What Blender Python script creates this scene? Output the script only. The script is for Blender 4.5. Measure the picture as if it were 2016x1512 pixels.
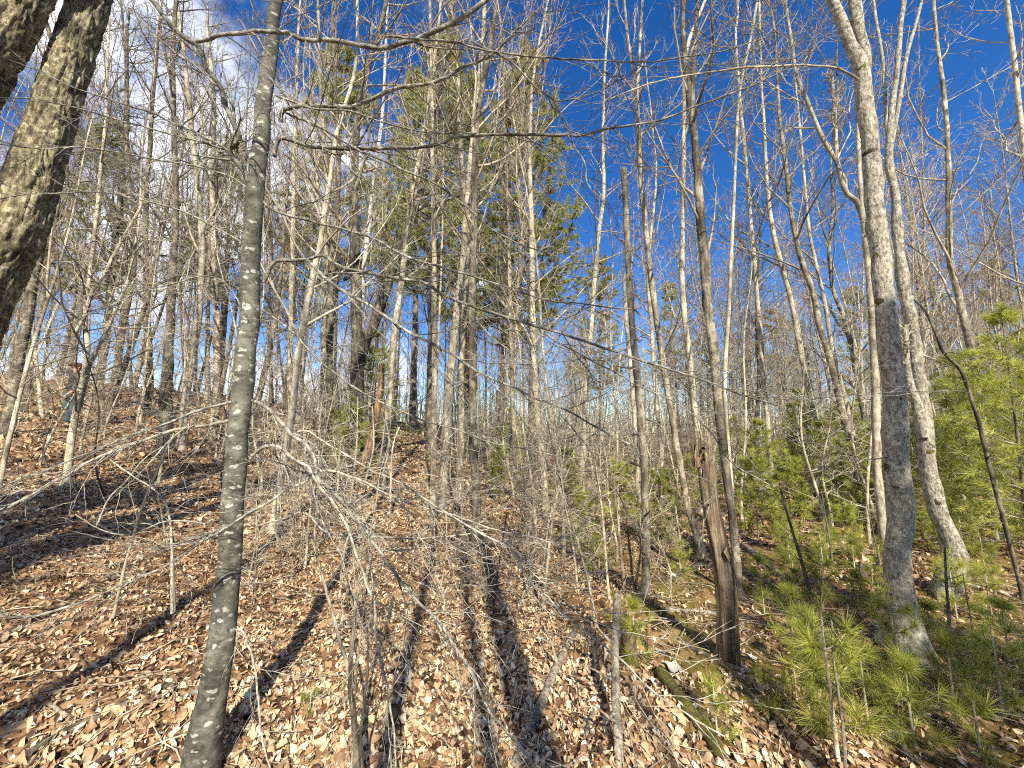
import bpy, math, random
import numpy as np
from mathutils import Vector

# ------------------------------------------------------------------ scene, camera, sky, sun
scene = bpy.context.scene
for o in list(bpy.data.objects):
    bpy.data.objects.remove(o)
C = scene.collection
PITCH = math.radians(7.3)
F = 757.0                      # focal length in photograph pixels (2016 wide)
CAMZ = 1.6
cam_d = bpy.data.cameras.new('camera')
cam_d.sensor_width = 36.0
cam_d.lens = F / 2016.0 * 36.0
cam_d.clip_start = 0.05
cam_d.clip_end = 2000.0
cam = bpy.data.objects.new('camera', cam_d)
cam.location = (0, 0, CAMZ)
cam.rotation_euler = (math.radians(90) + PITCH, 0, 0)
C.objects.link(cam)
scene.camera = cam

SUN_EL = math.radians(38.0)
SUN_AZ = math.radians(-11.8)   # direction the shadows run, from +Y towards -X
sdir = Vector((math.sin(SUN_AZ) * math.cos(SUN_EL), math.cos(SUN_AZ) * math.cos(SUN_EL), -math.sin(SUN_EL)))
sun_d = bpy.data.lights.new('sun', 'SUN')
sun_d.energy = 5.0
sun_d.angle = math.radians(0.53)
sun_d.color = (1.0, 0.92, 0.75)
sun = bpy.data.objects.new('sun', sun_d)
sun.rotation_euler = sdir.to_track_quat('-Z', 'Y').to_euler()
sun.location = (3, -10, 12)
C.objects.link(sun)

world = bpy.data.worlds.new('World')
scene.world = world
world.use_nodes = True
wn = world.node_tree
for n in list(wn.nodes):
    wn.nodes.remove(n)
def wnode(t, **kw):
    n = wn.nodes.new(t)
    for k, v in kw.items():
        setattr(n, k, v)
    return n
w_out = wnode('ShaderNodeOutputWorld')
w_bg = wnode('ShaderNodeBackground')
w_bg.inputs['Strength'].default_value = 0.10
sky = wnode('ShaderNodeTexSky', sky_type='NISHITA')
sky.sun_disc = False
sky.sun_elevation = SUN_EL
sky.sun_rotation = math.pi + SUN_AZ
sky.altitude = 300
sky.air_density = 1.0
sky.dust_density = 0.15
sky.ozone_density = 2.5
tc = wnode('ShaderNodeTexCoord')
mp = wnode('ShaderNodeMapping')
mp.inputs['Scale'].default_value = (1.0, 1.0, 1.7)
nz = wnode('ShaderNodeTexNoise')
nz.inputs['Scale'].default_value = 2.6
nz.inputs['Detail'].default_value = 9.0
nz.inputs['Roughness'].default_value = 0.56
sep = wnode('ShaderNodeSeparateXYZ')
rampx = wnode('ShaderNodeMapRange')            # a cloud bank on the left, wisps elsewhere
rampx.inputs['From Min'].default_value = 0.15
rampx.inputs['From Max'].default_value = -0.85
rampx.inputs['To Min'].default_value = -0.10
rampx.inputs['To Max'].default_value = 0.16
addc = wnode('ShaderNodeMath', operation='ADD')
cr = wnode('ShaderNodeMapRange', interpolation_type='SMOOTHSTEP')
cr.inputs['From Min'].default_value = 0.52
cr.inputs['From Max'].default_value = 0.68
mixc = wnode('ShaderNodeMix', data_type='RGBA')
mixc.inputs[7].default_value = (7.5, 7.8, 8.4, 1)
hs = wnode('ShaderNodeHueSaturation')
hs.inputs['Saturation'].default_value = 1.36
hs.inputs['Hue'].default_value = 0.512
L = wn.links.new
L(tc.outputs['Generated'], mp.inputs['Vector'])
L(mp.outputs['Vector'], nz.inputs['Vector'])
L(tc.outputs['Generated'], sep.inputs[0])
L(sep.outputs['X'], rampx.inputs['Value'])
L(nz.outputs['Fac'], addc.inputs[0])
L(rampx.outputs['Result'], addc.inputs[1])
L(addc.outputs[0], cr.inputs['Value'])
L(sky.outputs['Color'], hs.inputs['Color'])
L(hs.outputs['Color'], mixc.inputs[6])
L(cr.outputs['Result'], mixc.inputs[0])
L(mixc.outputs[2], w_bg.inputs['Color'])
L(w_bg.outputs[0], w_out.inputs['Surface'])

scene.view_settings.view_transform = 'Standard'
scene.view_settings.look = 'None'
scene.view_settings.exposure = 0.92
scene.view_settings.gamma = 1.0
scene.view_settings.use_curve_mapping = False
scene.render.engine = 'CYCLES'
scene.cycles.max_bounces = 3
scene.cycles.diffuse_bounces = 2
scene.cycles.transparent_max_bounces = 4
scene.cycles.use_denoising = False
scene.cycles.filter_width = 1.1
scene.cycles.use_adaptive_sampling = True
scene.cycles.adaptive_threshold = 0.03

# ------------------------------------------------------------------ geometry of the view
def ray(px, py):
    x = (px - 1008.0) / F
    y = -(py - 756.0) / F
    return np.array([x, math.cos(PITCH) - y * math.sin(PITCH), math.sin(PITCH) + y * math.cos(PITCH)])
def P(px, py, Y):
    d = ray(px, py)
    return np.array([0, 0, CAMZ]) + d * (Y / d[1])
def cdepth(p):
    c = math.cos(math.atan(abs(p[0]) / max(p[1], .1)))        # off-axis things look wider through so short a lens
    return c * (p[1] * math.cos(PITCH) + (p[2] - CAMZ) * math.sin(PITCH))

def softplus(v, k=1.0):
    return np.log1p(np.exp(np.clip(v * k, -40, 40))) / k
HUMPS = []        # (x, y, radius, height)
def height(x, y):
    x = np.asarray(x, float); y = np.asarray(y, float)
    raw = 0.125 * softplus(-(x + 0.9), 1.2) + 0.05 * softplus(y - 3, 1.0) / (1 + np.exp(np.clip((x + 2.5) * 1.0, -40, 40)))
    h = 4.0 * np.tanh(raw / 4.0)
    h = h + 1.35 * np.exp(-((y - 18) / 5.5) ** 2) / (1 + np.exp(np.clip((x + 9.5) * .6, -40, 40)))      # the ridge on the left
    h = h - 0.02 * softplus(x - 4.0, 0.8)
    r = np.hypot(x, y)
    am = np.clip(r / 2.0, 0.3, 1.0)
    h = h + am * (0.055 * np.sin(1.9 * x + 0.7 * y + 0.4) * np.sin(1.3 * y - 0.5 * x + 1.1)
         + 0.03 * np.sin(4.1 * x - 1.2 * y + 2.0) * np.sin(3.3 * y + 1.7 * x)
         + 0.022 * np.sin(8.3 * x + 3.1 * y + 2 * np.sin(2.1 * y)) * np.sin(7.1 * y - 2.7 * x + 0.6 + 1.5 * np.sin(1.7 * x))
         + 0.010 * np.sin(17 * x - 6 * y + 2 * np.sin(3 * y)) * np.sin(15 * y + 5 * x))
    h = h + 0.12 * np.sin(0.31 * x + 0.8) * np.sin(0.27 * y + 0.3) * np.clip(r / 12, 0, 1)
    for hx, hy, hr, hh in HUMPS:
        h = h + hh * np.exp(-((x - hx) ** 2 + (y - hy) ** 2) / hr ** 2)
    return h
def G(px, py):
    d = ray(px, py)
    o = np.array([0, 0, CAMZ])
    t = np.concatenate([np.arange(0.3, 12, 0.01), np.arange(12, 90, 0.1)])
    q = o + d[None, :] * t[:, None]
    below = q[:, 2] <= height(q[:, 0], q[:, 1])
    if below.any():
        i = int(np.argmax(below))
        p = q[i]
    else:
        p = q[-1]
    return np.array([p[0], p[1], float(height(p[0], p[1]))])
_b = G(1235, 1290); HUMPS.append((_b[0], _b[1], 0.28, 0.16))
_b = G(1330, 1400); HUMPS.append((_b[0], _b[1], 0.22, 0.08))
_b = G(1560, 1330); HUMPS.append((_b[0], _b[1], 0.5, 0.10))

# ------------------------------------------------------------------ mesh helpers
def mk_mesh(name, V, Fc, smooth=True, mat=None, attr=None):
    """V (n,3); Fc list of int arrays (m,k)."""
    me = bpy.data.meshes.new(name)
    V = np.ascontiguousarray(V, dtype=np.float32)
    me.vertices.add(len(V)); me.vertices.foreach_set('co', V.ravel())
    if not isinstance(Fc, (list, tuple)):
        Fc = [Fc]
    Fc = [np.asarray(f, dtype=np.int32) for f in Fc if len(f)]
    loops = np.concatenate([f.ravel() for f in Fc])
    tot = np.concatenate([np.full(len(f), f.shape[1], dtype=np.int32) for f in Fc])
    st = np.concatenate([[0], np.cumsum(tot)[:-1]]).astype(np.int32)
    me.loops.add(len(loops)); me.loops.foreach_set('vertex_index', loops)
    me.polygons.add(len(tot)); me.polygons.foreach_set('loop_start', st)
    me.polygons.foreach_set('use_smooth', np.full(len(tot), smooth, dtype=bool))
    if attr is not None:
        a = me.attributes.new('rnd', 'FLOAT', 'POINT')
        a.data.foreach_set('value', np.asarray(attr, dtype=np.float32))
    me.update(calc_edges=True)
    if mat is not None:
        me.materials.append(mat)
    return me

def tube_geo(Pts, R, sides, off=0, cap=False):
    """Pts (N,n,3), R (N,n) -> V, quads(, tris)"""
    N, n, _ = Pts.shape
    T = np.empty_like(Pts)
    T[:, 1:-1] = Pts[:, 2:] - Pts[:, :-2]
    T[:, 0] = Pts[:, 1] - Pts[:, 0]
    T[:, -1] = Pts[:, -1] - Pts[:, -2]
    T /= np.linalg.norm(T, axis=2, keepdims=True) + 1e-9
    mean = Pts[:, -1] - Pts[:, 0]
    mean /= np.linalg.norm(mean, axis=1, keepdims=True) + 1e-9
    ref = np.where(np.abs(mean[:, 2:3]) > 0.8, np.array([[1.0, 0, 0]]), np.array([[0, 0, 1.0]]))
    A = ref[:, None, :] - (ref[:, None, :] * T).sum(2, keepdims=True) * T
    A /= np.linalg.norm(A, axis=2, keepdims=True) + 1e-9
    B = np.cross(T, A)
    th = np.arange(sides) * 2 * math.pi / sides
    V = Pts[:, :, None, :] + R[:, :, None, None] * (np.cos(th)[None, None, :, None] * A[:, :, None, :] + np.sin(th)[None, None, :, None] * B[:, :, None, :])
    V = V.reshape(-1, 3)
    i = np.arange(N)[:, None, None] * (n * sides)
    j = np.arange(n - 1)[None, :, None] * sides
    k = np.arange(sides)[None, None, :]
    k2 = (k + 1) % sides
    q = np.stack([i + j + k, i + j + k2, i + j + sides + k2, i + j + sides + k], axis=-1).reshape(-1, 4) + off
    return V, q

class Tubes:
    def __init__(self):
        self.V = []; self.Q = []; self.n = 0
    def add(self, Pts, R, sides):
        Pts = np.asarray(Pts, float); R = np.asarray(R, float)
        if Pts.ndim == 2:
            Pts = Pts[None]; R = R[None]
        if len(Pts) == 0:
            return
        V, q = tube_geo(Pts, R, sides, self.n)
        self.V.append(V); self.Q.append(q); self.n += len(V)
    def mesh(self, name, mat):
        return mk_mesh(name, np.concatenate(self.V), np.concatenate(self.Q), True, mat)

def spline(pts, n):
    """Catmull-Rom resample; pts (k,d)"""
    pts = np.asarray(pts, float)
    k = len(pts)
    if k == 2:
        return pts[0] + (pts[1] - pts[0]) * np.linspace(0, 1, n)[:, None]
    seg = np.linalg.norm(np.diff(pts[:, :min(3, pts.shape[1])], axis=0), axis=1)
    cum = np.concatenate([[0], np.cumsum(seg)])
    u = np.linspace(0, cum[-1], n)
    i = np.clip(np.searchsorted(cum, u, side='right') - 1, 0, k - 2)
    t = ((u - cum[i]) / (seg[i] + 1e-9))[:, None]
    ext = np.vstack([2 * pts[0] - pts[1], pts, 2 * pts[-1] - pts[-2]])
    p0, p1, p2, p3 = ext[i], ext[i + 1], ext[i + 2], ext[i + 3]
    return 0.5 * (2 * p1 + (p2 - p0) * t + (2 * p0 - 5 * p1 + 4 * p2 - p3) * t ** 2 + (3 * p1 - p0 - 3 * p2 + p3) * t ** 3)

def spawn(rng, Pp, Rp, m, t0, t1, length, ang, up=0.2, wander=0.12, n=6, rsc=0.55, rmin=0.002, Lfix=None, fall=0.6):
    """children of every parent polyline"""
    N, k, _ = Pp.shape
    base = (np.arange(m)[None, :] + rng.random((N, m))) / m
    t = (t0 + (t1 - t0) * base).reshape(-1)
    pi = np.repeat(np.arange(N), m)
    fi = t * (k - 1)
    i0 = np.clip(fi.astype(int), 0, k - 2)
    fr = (fi - i0)[:, None]
    a, b = Pp[pi, i0], Pp[pi, i0 + 1]
    pos = a + (b - a) * fr
    r = Rp[pi, i0] * (1 - fr[:, 0]) + Rp[pi, i0 + 1] * fr[:, 0]
    tan = b - a
    tan /= np.linalg.norm(tan, axis=1, keepdims=True) + 1e-9
    rv = rng.normal(size=tan.shape)
    perp = rv - (rv * tan).sum(1, keepdims=True) * tan
    perp /= np.linalg.norm(perp, axis=1, keepdims=True) + 1e-9
    an = np.radians(ang + rng.normal(size=len(t)) * 10)[:, None]
    d = tan * np.cos(an) + perp * np.sin(an)
    if Lfix is None:
        Lp = np.linalg.norm(np.diff(Pp, axis=1), axis=2).sum(1)[pi]
    else:
        Lp = Lfix
    Ln = length * Lp * (1 - fall * t) * rng.uniform(0.55, 1.3, len(t))
    out = np.empty((len(t), n, 3)); out[:, 0] = pos
    st = (Ln / (n - 1))[:, None]
    for s in range(1, n):
        d = d + rng.normal(size=d.shape) * wander
        d[:, 2] += up / n
        d /= np.linalg.norm(d, axis=1, keepdims=True)
        out[:, s] = out[:, s - 1] + d * st
    r0 = np.maximum(r * rsc * rng.uniform(0.6, 1.1, len(t)), rmin * 1.2)
    R = r0[:, None] * (1 - 0.8 * np.linspace(0, 1, n)[None, :])
    R = np.maximum(R, rmin * np.linspace(1, 0.55, n)[None, :])
    return out, R

# ------------------------------------------------------------------ materials
def new_mat(name):
    m = bpy.data.materials.new(name); m.use_nodes = True
    nt = m.node_tree
    return m, nt, nt.nodes['Principled BSDF'], nt.links.new
def N_(nt, t, **kw):
    n = nt.nodes.new(t)
    for k, v in kw.items():
        setattr(n, k, v)
    return n
def ramp(nt, stops, interp='LINEAR'):
    n = nt.nodes.new('ShaderNodeValToRGB')
    n.color_ramp.interpolation = interp
    while len(n.color_ramp.elements) < len(stops):
        n.color_ramp.elements.new(0.5)
    for e, (p, c) in zip(n.color_ramp.elements, stops):
        e.position = p; e.color = (*c, 1)
    return n

def bark(name, dark, mid, light, sc=(14, 14, 4), bump=0.4, lichen=None, lich_scale=9, lich_amt=0.6, spots=None, spot_scale=18, spot_amt=0.6, mott=(0.5, 1.25), mscale=4.0, fleck=0.6, vary=0.35, bumpd=0.02, moss=None, moss_amt=0.8):
    m, nt, bs, L = new_mat(name)
    tc = N_(nt, 'ShaderNodeTexCoord'); mp = N_(nt, 'ShaderNodeMapping'); mp.inputs['Scale'].default_value = sc
    oi = N_(nt, 'ShaderNodeObjectInfo')
    of = N_(nt, 'ShaderNodeVectorMath', operation='MULTIPLY_ADD'); of.inputs[1].default_value = (37, 53, 71)
    L(oi.outputs['Random'], of.inputs[0]); L(tc.outputs['Object'], of.inputs[2])
    vec = of.outputs[0]
    L(vec, mp.inputs['Vector'])
    def noise(scale, det, rough=0.6, v=None):
        n = N_(nt, 'ShaderNodeTexNoise'); n.inputs['Scale'].default_value = scale; n.inputs['Detail'].default_value = det; n.inputs['Roughness'].default_value = rough
        L(v if v is not None else vec, n.inputs['Vector']); return n.outputs['Fac']
    def mrange(v, a, b, c, d):
        r = N_(nt, 'ShaderNodeMapRange'); r.inputs['From Min'].default_value = a; r.inputs['From Max'].default_value = b
        r.inputs['To Min'].default_value = c; r.inputs['To Max'].default_value = d; L(v, r.inputs['Value']); return r.outputs[0]
    def mix(f, a, colour):
        x = N_(nt, 'ShaderNodeMix', data_type='RGBA'); x.inputs[7].default_value = (*colour, 1)
        L(f, x.inputs[0]); L(a, x.inputs[6]); return x.outputs[2]
    nA = noise(1.0, 6, 0.68, mp.outputs[0])
    rp = ramp(nt, [(0.34, dark), (0.5, mid), (0.66, light)])
    L(nA, rp.inputs[0]); col = rp.outputs[0]
    if lichen:
        col = mix(mrange(noise(lich_scale, 8, 0.7), 0.52, 0.60, 0, lich_amt), col, lichen)
    if spots:
        vo = N_(nt, 'ShaderNodeTexVoronoi'); vo.inputs['Scale'].default_value = spot_scale
        mp2 = N_(nt, 'ShaderNodeMapping'); mp2.inputs['Scale'].default_value = (0.75, 0.75, 1.5); L(vec, mp2.inputs['Vector'])
        n3 = N_(nt, 'ShaderNodeTexNoise'); n3.inputs['Scale'].default_value = 40; L(vec, n3.inputs['Vector'])
        vm = N_(nt, 'ShaderNodeVectorMath', operation='MULTIPLY_ADD'); vm.inputs[1].default_value = (0.04, 0.04, 0.04)
        L(n3.outputs['Color'], vm.inputs[0]); L(mp2.outputs[0], vm.inputs[2]); L(vm.outputs[0], vo.inputs['Vector'])
        sp = N_(nt, 'ShaderNodeSeparateColor'); L(vo.outputs['Color'], sp.inputs[0])
        th = N_(nt, 'ShaderNodeMath', operation='MULTIPLY'); th.inputs[1].default_value = 0.52; L(sp.outputs[0], th.inputs[0])
        df = N_(nt, 'ShaderNodeMath', operation='SUBTRACT'); L(th.outputs[0], df.inputs[0]); L(vo.outputs['Distance'], df.inputs[1])
        col = mix(mrange(df.outputs[0], 0.02, 0.10, 0, spot_amt), col, spots)
    if fleck:
        col = mix(mrange(noise(1.0, 3, 0.6, None) if False else noise(55, 3), 0.60, 0.68, 0, fleck), col, tuple(c * 0.45 for c in dark))
    if moss:
        col = mix(mrange(noise(5, 6, 0.65), 0.47, 0.57, 0, moss_amt), col, moss)
    hv = N_(nt, 'ShaderNodeHueSaturation')
    mu = N_(nt, 'ShaderNodeMath', operation='MULTIPLY')
    L(mrange(noise(mscale, 5, 0.6), 0.36, 0.62, mott[0], mott[1]), mu.inputs[0]); L(mrange(oi.outputs['Random'], 0, 1, 1 - vary, 1 + vary), mu.inputs[1])
    L(mu.outputs[0], hv.inputs['Value']); L(col, hv.inputs['Color'])
    L(hv.outputs[0], bs.inputs['Base Color'])
    bs.inputs['Roughness'].default_value = 0.85
    bs.inputs['Specular IOR Level'].default_value = 0.25
    bp = N_(nt, 'ShaderNodeBump'); bp.inputs['Strength'].default_value = bump; bp.inputs['Distance'].default_value = bumpd
    L(nA, bp.inputs['Height']); L(bp.outputs[0], bs.inputs['Normal'])
    return m

M = {}
CREAM = (.62, .60, .50)
M['beech'] = bark('bark_beech', (.055, .052, .042), (.12, .115, .092), (.22, .21, .175), (16, 16, 26), 0.5, (.22, .22, .175), 7, .5, (.50, .50, .43), 26, .85, (.5, 1.2), 5, .7, .08)
M['maple'] = bark('bark_maple', (.10, .085, .062), (.33, .30, .235), (.58, .54, .44), (46, 46, 20), 0.9, (.66, .63, .52), 20, .7, None, 30, .5, (.68, 1.15), 5, .85, .12, moss=(.10, .08, .035), moss_amt=.3)
M['pale'] = bark('bark_pale', (.18, .145, .095), (.42, .365, .265), (.60, .54, .41), (20, 20, 8), 0.5, (.63, .58, .45), 8, .6, None, 30, .5, (.5, 1.2), 2.5, .6, .2)
M['wood'] = bark('bark_mixed', (.08, .064, .044), (.25, .21, .15), (.47, .415, .30), (16, 16, 5), 0.8, (.56, .52, .395), 7, .7, None, 14, .5, (.4, 1.2), 2.5, .7, .3)
M['dark'] = bark('bark_dark', (.035, .03, .022), (.11, .09, .066), (.24, .205, .15), (20, 20, 4), 1.0, (.34, .32, .23), 5, .5, None, 14, .5, (.45, 1.3), 2.5, .6, .25)
M['oak'] = bark('bark_oak', (.05, .04, .026), (.16, .135, .08), (.34, .30, .18), (45, 45, 18), 0.8, (.48, .44, .29), 16, .75, None, 14, .5, (.5, 1.3), 6, .5, .05, 0.012)
M['snag'] = bark('bark_snag', (.06, .045, .028), (.19, .145, .095), (.40, .32, .22), (34, 34, 2.0), 1.0, None, 9, .5, None, 14, .5, (.45, 1.25), 6, .6, .12)
M['gray'] = bark('weathered_wood', (.10, .085, .062), (.29, .25, .19), (.52, .46, .36), (36, 36, 5), 0.9, None, 9, .5, None, 14, .5, (.5, 1.2), 6, .5, .2)
M['rot'] = bark('rotten_wood', (.07, .04, .02), (.24, .145, .075), (.48, .34, .20), (30, 30, 4), 1.0, None, 9, .5, None, 14, .5, (.5, 1.2), 7, .6, .2)
M['moss'] = bark('mossy_wood', (.03, .022, .012), (.09, .065, .035), (.19, .145, .08), (26, 26, 8), 1.0, None, 9, .5, None, 14, .5, (.5, 1.25), 7, .5, .15, 0.02, (.13, .12, .022), .85)
M['birchbark'] = bark('white_birch_bark', (.22, .20, .17), (.56, .54, .49), (.72, .70, .65), (10, 10, 40), 0.4, None, 9, .5, None, 14, .5, (.6, 1.1), 3, .8, .05)
M['pinebark'] = bark('bark_pine', (.06, .045, .035), (.15, .115, .09), (.28, .23, .17), (14, 14, 5), 0.9, (.36, .33, .25), 5, .4, None, 14, .5, (.5, 1.2), 3, .5, .2)
M['bough'] = bark('bough_bark', (.08, .075, .062), (.20, .19, .16), (.38, .365, .31), (40, 40, 40), 0.5, (.48, .46, .39), 22, .7, None, 14, .5, (.5, 1.25), 14, .7, .15)
M['boughpale'] = bark('bough_pale', (.15, .13, .10), (.36, .325, .26), (.56, .52, .43), (40, 40, 40), 0.5, (.62, .59, .49), 22, .6, None, 14, .5, (.55, 1.2), 14, .6, .15)

def plain(name, stops, scale=30, rough=0.8, vary=0.25, trans=0.0, rnd_attr=False, spec=0.3):
    m, nt, bs, L = new_mat(name)
    oi = N_(nt, 'ShaderNodeObjectInfo')
    rp = ramp(nt, stops)
    if rnd_attr:
        at = N_(nt, 'ShaderNodeAttribute', attribute_name='rnd')
        L(at.outputs['Fac'], rp.inputs[0])
    else:
        tc = N_(nt, 'ShaderNodeTexCoord')
        nz = N_(nt, 'ShaderNodeTexNoise'); nz.inputs['Scale'].default_value = scale; nz.inputs['Detail'].default_value = 3
        L(tc.outputs['Object'], nz.inputs['Vector']); L(nz.outputs['Fac'], rp.inputs[0])
    hv = N_(nt, 'ShaderNodeHueSaturation')
    mr = N_(nt, 'ShaderNodeMapRange'); mr.inputs['To Min'].default_value = 1 - vary; mr.inputs['To Max'].default_value = 1 + vary
    L(oi.outputs['Random'], mr.inputs['Value']); L(mr.outputs[0], hv.inputs['Value']); L(rp.outputs[0], hv.inputs['Color'])
    L(hv.outputs[0], bs.inputs['Base Color'])
    bs.inputs['Roughness'].default_value = rough
    bs.inputs['Specular IOR Level'].default_value = spec
    if trans > 0:
        tr = N_(nt, 'ShaderNodeBsdfTranslucent'); L(hv.outputs[0], tr.inputs['Color'])
        mx = N_(nt, 'ShaderNodeMixShader'); mx.inputs[0].default_value = trans
        L(bs.outputs[0], mx.inputs[1]); L(tr.outputs[0], mx.inputs[2])
        L(mx.outputs[0], nt.nodes['Material Output'].inputs['Surface'])
    return m
M['twig'] = plain('twig', [(.3, (.14, .115, .08)), (.5, (.30, .255, .185)), (.7, (.50, .44, .335))], 6, 0.6, 0.3)
M['twigred'] = plain('twig_reddish', [(.3, (.16, .105, .08)), (.5, (.31, .235, .18)), (.7, (.48, .41, .32))], 4, 0.6, 0.25)
M['twigpale'] = plain('twig_pale', [(.3, (.24, .20, .145)), (.5, (.46, .41, .31)), (.7, (.62, .56, .44))], 5, 0.55, 0.2)
M['twigdark'] = plain('twig_dark', [(.3, (.06, .05, .04)), (.6, (.16, .135, .105)), (.75, (.27, .23, .18))], 8, 0.6, 0.25)
LEAFSTOPS = [(0.0, (.08, .042, .024)), (0.16, (.22, .115, .062)), (0.34, (.38, .235, .13)), (0.55, (.50, .36, .215)), (0.78, (.63, .51, .335)), (1.0, (.74, .67, .50))]
M['litter'] = plain('dry_leaf', LEAFSTOPS, rough=0.55, vary=0.0, trans=0.12, rnd_attr=True, spec=0.4)
M['needle'] = plain('pine_needle', [(0.0, (.13, .16, .025)), (0.5, (.40, .42, .085)), (1.0, (.62, .60, .16))], rough=0.4, vary=0.2, trans=0.45, rnd_attr=True)
M['needlefar'] = plain('pine_needle_far', [(0.0, (.14, .16, .05)), (0.5, (.36, .36, .13)), (1.0, (.58, .54, .23))], rough=0.5, vary=0.15, trans=0.45, rnd_attr=True)
M['bud'] = plain('bud', [(.3, (.28, .12, .06)), (.7, (.45, .24, .13))], 20, 0.4, 0.1)

def leaf_obj_mat():
    m, nt, bs, L = new_mat('dry_leaf_single')
    oi = N_(nt, 'ShaderNodeObjectInfo'); rp = ramp(nt, LEAFSTOPS)
    L(oi.outputs['Random'], rp.inputs[0])
    tc = N_(nt, 'ShaderNodeTexCoord'); nz = N_(nt, 'ShaderNodeTexNoise'); nz.inputs['Scale'].default_value = 60; nz.inputs['Detail'].default_value = 4
    L(tc.outputs['Object'], nz.inputs['Vector'])
    hv = N_(nt, 'ShaderNodeHueSaturation'); mr = N_(nt, 'ShaderNodeMapRange'); mr.inputs['From Min'].default_value = .3; mr.inputs['From Max'].default_value = .7
    mr.inputs['To Min'].default_value = .75; mr.inputs['To Max'].default_value = 1.15
    L(nz.outputs['Fac'], mr.inputs['Value']); L(mr.outputs[0], hv.inputs['Value']); L(rp.outputs[0], hv.inputs['Color'])
    L(hv.outputs[0], bs.inputs['Base Color']); bs.inputs['Roughness'].default_value = 0.5
    wv = N_(nt, 'ShaderNodeTexWave'); wv.inputs['Scale'].default_value = 45; wv.inputs['Distortion'].default_value = 1
    L(tc.outputs['Object'], wv.inputs['Vector'])
    bp = N_(nt, 'ShaderNodeBump'); bp.inputs['Strength'].default_value = 0.25; bp.inputs['Distance'].default_value = 0.003
    L(wv.outputs['Fac'], bp.inputs['Height']); L(bp.outputs[0], bs.inputs['Normal'])
    return m
M['leaf'] = leaf_obj_mat()

def ground_mat():
    m, nt, bs, L = new_mat('forest_floor')
    tc = N_(nt, 'ShaderNodeTexCoord')
    vo = N_(nt, 'ShaderNodeTexVoronoi'); vo.inputs['Scale'].default_value = 17
    nz0 = N_(nt, 'ShaderNodeTexNoise'); nz0.inputs['Scale'].default_value = 9
    L(tc.outputs['Object'], nz0.inputs['Vector'])
    vm = N_(nt, 'ShaderNodeVectorMath', operation='MULTIPLY_ADD'); vm.inputs[1].default_value = (.12, .12, .12)
    L(nz0.outputs['Color'], vm.inputs[0]); L(tc.outputs['Object'], vm.inputs[2]); L(vm.outputs[0], vo.inputs['Vector'])
    sp = N_(nt, 'ShaderNodeSeparateColor'); L(vo.outputs['Color'], sp.inputs[0])
    rp = ramp(nt, [(0.0, (.04, .022, .012)), (0.35, (.13, .07, .035)), (0.7, (.26, .155, .08)), (1.0, (.44, .30, .17))])
    L(sp.outputs[0], rp.inputs[0])
    nz = N_(nt, 'ShaderNodeTexNoise'); nz.inputs['Scale'].default_value = 0.9; nz.inputs['Detail'].default_value = 6
    L(tc.outputs['Object'], nz.inputs['Vector'])
    mr = N_(nt, 'ShaderNodeMapRange'); mr.inputs['From Min'].default_value = .46; mr.inputs['From Max'].default_value = .60; mr.inputs['To Max'].default_value = 0.8
    L(nz.outputs['Fac'], mr.inputs['Value'])
    # moss grows in patches on the damp right-hand side
    sx = N_(nt, 'ShaderNodeSeparateXYZ'); L(tc.outputs['Object'], sx.inputs[0])
    mr2 = N_(nt, 'ShaderNodeMapRange'); mr2.inputs['From Min'].default_value = 0.3; mr2.inputs['From Max'].default_value = 1.3
    L(sx.outputs['X'], mr2.inputs['Value'])
    mu = N_(nt, 'ShaderNodeMath', operation='MULTIPLY'); L(mr.outputs[0], mu.inputs[0]); L(mr2.outputs[0], mu.inputs[1])
    mx = N_(nt, 'ShaderNodeMix', data_type='RGBA'); mx.inputs[7].default_value = (.13, .115, .022, 1)
    L(mu.outputs[0], mx.inputs[0]); L(rp.outputs[0], mx.inputs[6])
    L(mx.outputs[2], bs.inputs['Base Color']); bs.inputs['Roughness'].default_value = 0.9; bs.inputs['Specular IOR Level'].default_value = 0.15
    bp = N_(nt, 'ShaderNodeBump'); bp.inputs['Strength'].default_value = 0.9; bp.inputs['Distance'].default_value = 0.03
    L(sp.outputs[1], bp.inputs['Height']); L(bp.outputs[0], bs.inputs['Normal'])
    return m
M['ground'] = ground_mat()

# ------------------------------------------------------------------ object helpers
def tag(o, label, cat, group=None, kind=None):
    if label: o['label'] = label
    if cat: o['category'] = cat
    if group: o['group'] = group
    if kind: o['kind'] = kind
    return o
def obj(name, me, parent=None, loc=None):
    o = bpy.data.objects.new(name, me); C.objects.link(o)
    if parent is not None:
        o.parent = parent
    if loc is not None:
        o.location = loc
    return o
def thing(name, label, cat, loc, group=None, rz=0.0):
    e = bpy.data.objects.new(name, None); C.objects.link(e)
    e.location = loc; e.rotation_euler = (0, 0, rz); e.empty_display_size = 0.2
    return tag(e, label, cat, group)

# ------------------------------------------------------------------ ground
def axis(n, a, ext, c=0.0):
    u = np.linspace(-1, 1, n)
    return c + ext * np.sinh(a * u) / math.sinh(a)
gx = axis(381, 7.0, 450.0)
gy = axis(381, 7.0, 450.0, 2.5)
X, Yg = np.meshgrid(gx, gy)
Z = height(X, Yg)
V = np.stack([X, Yg, Z], -1).reshape(-1, 3)
nx, ny = len(gx), len(gy)
ii, jj = np.meshgrid(np.arange(nx - 1), np.arange(ny - 1))
q = np.stack([jj * nx + ii, jj * nx + ii + 1, (jj + 1) * nx + ii + 1, (jj + 1) * nx + ii], -1).reshape(-1, 4)
ground = obj('ground', mk_mesh('ground', V, q, True, M['ground']))
ground['kind'] = 'structure'
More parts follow.
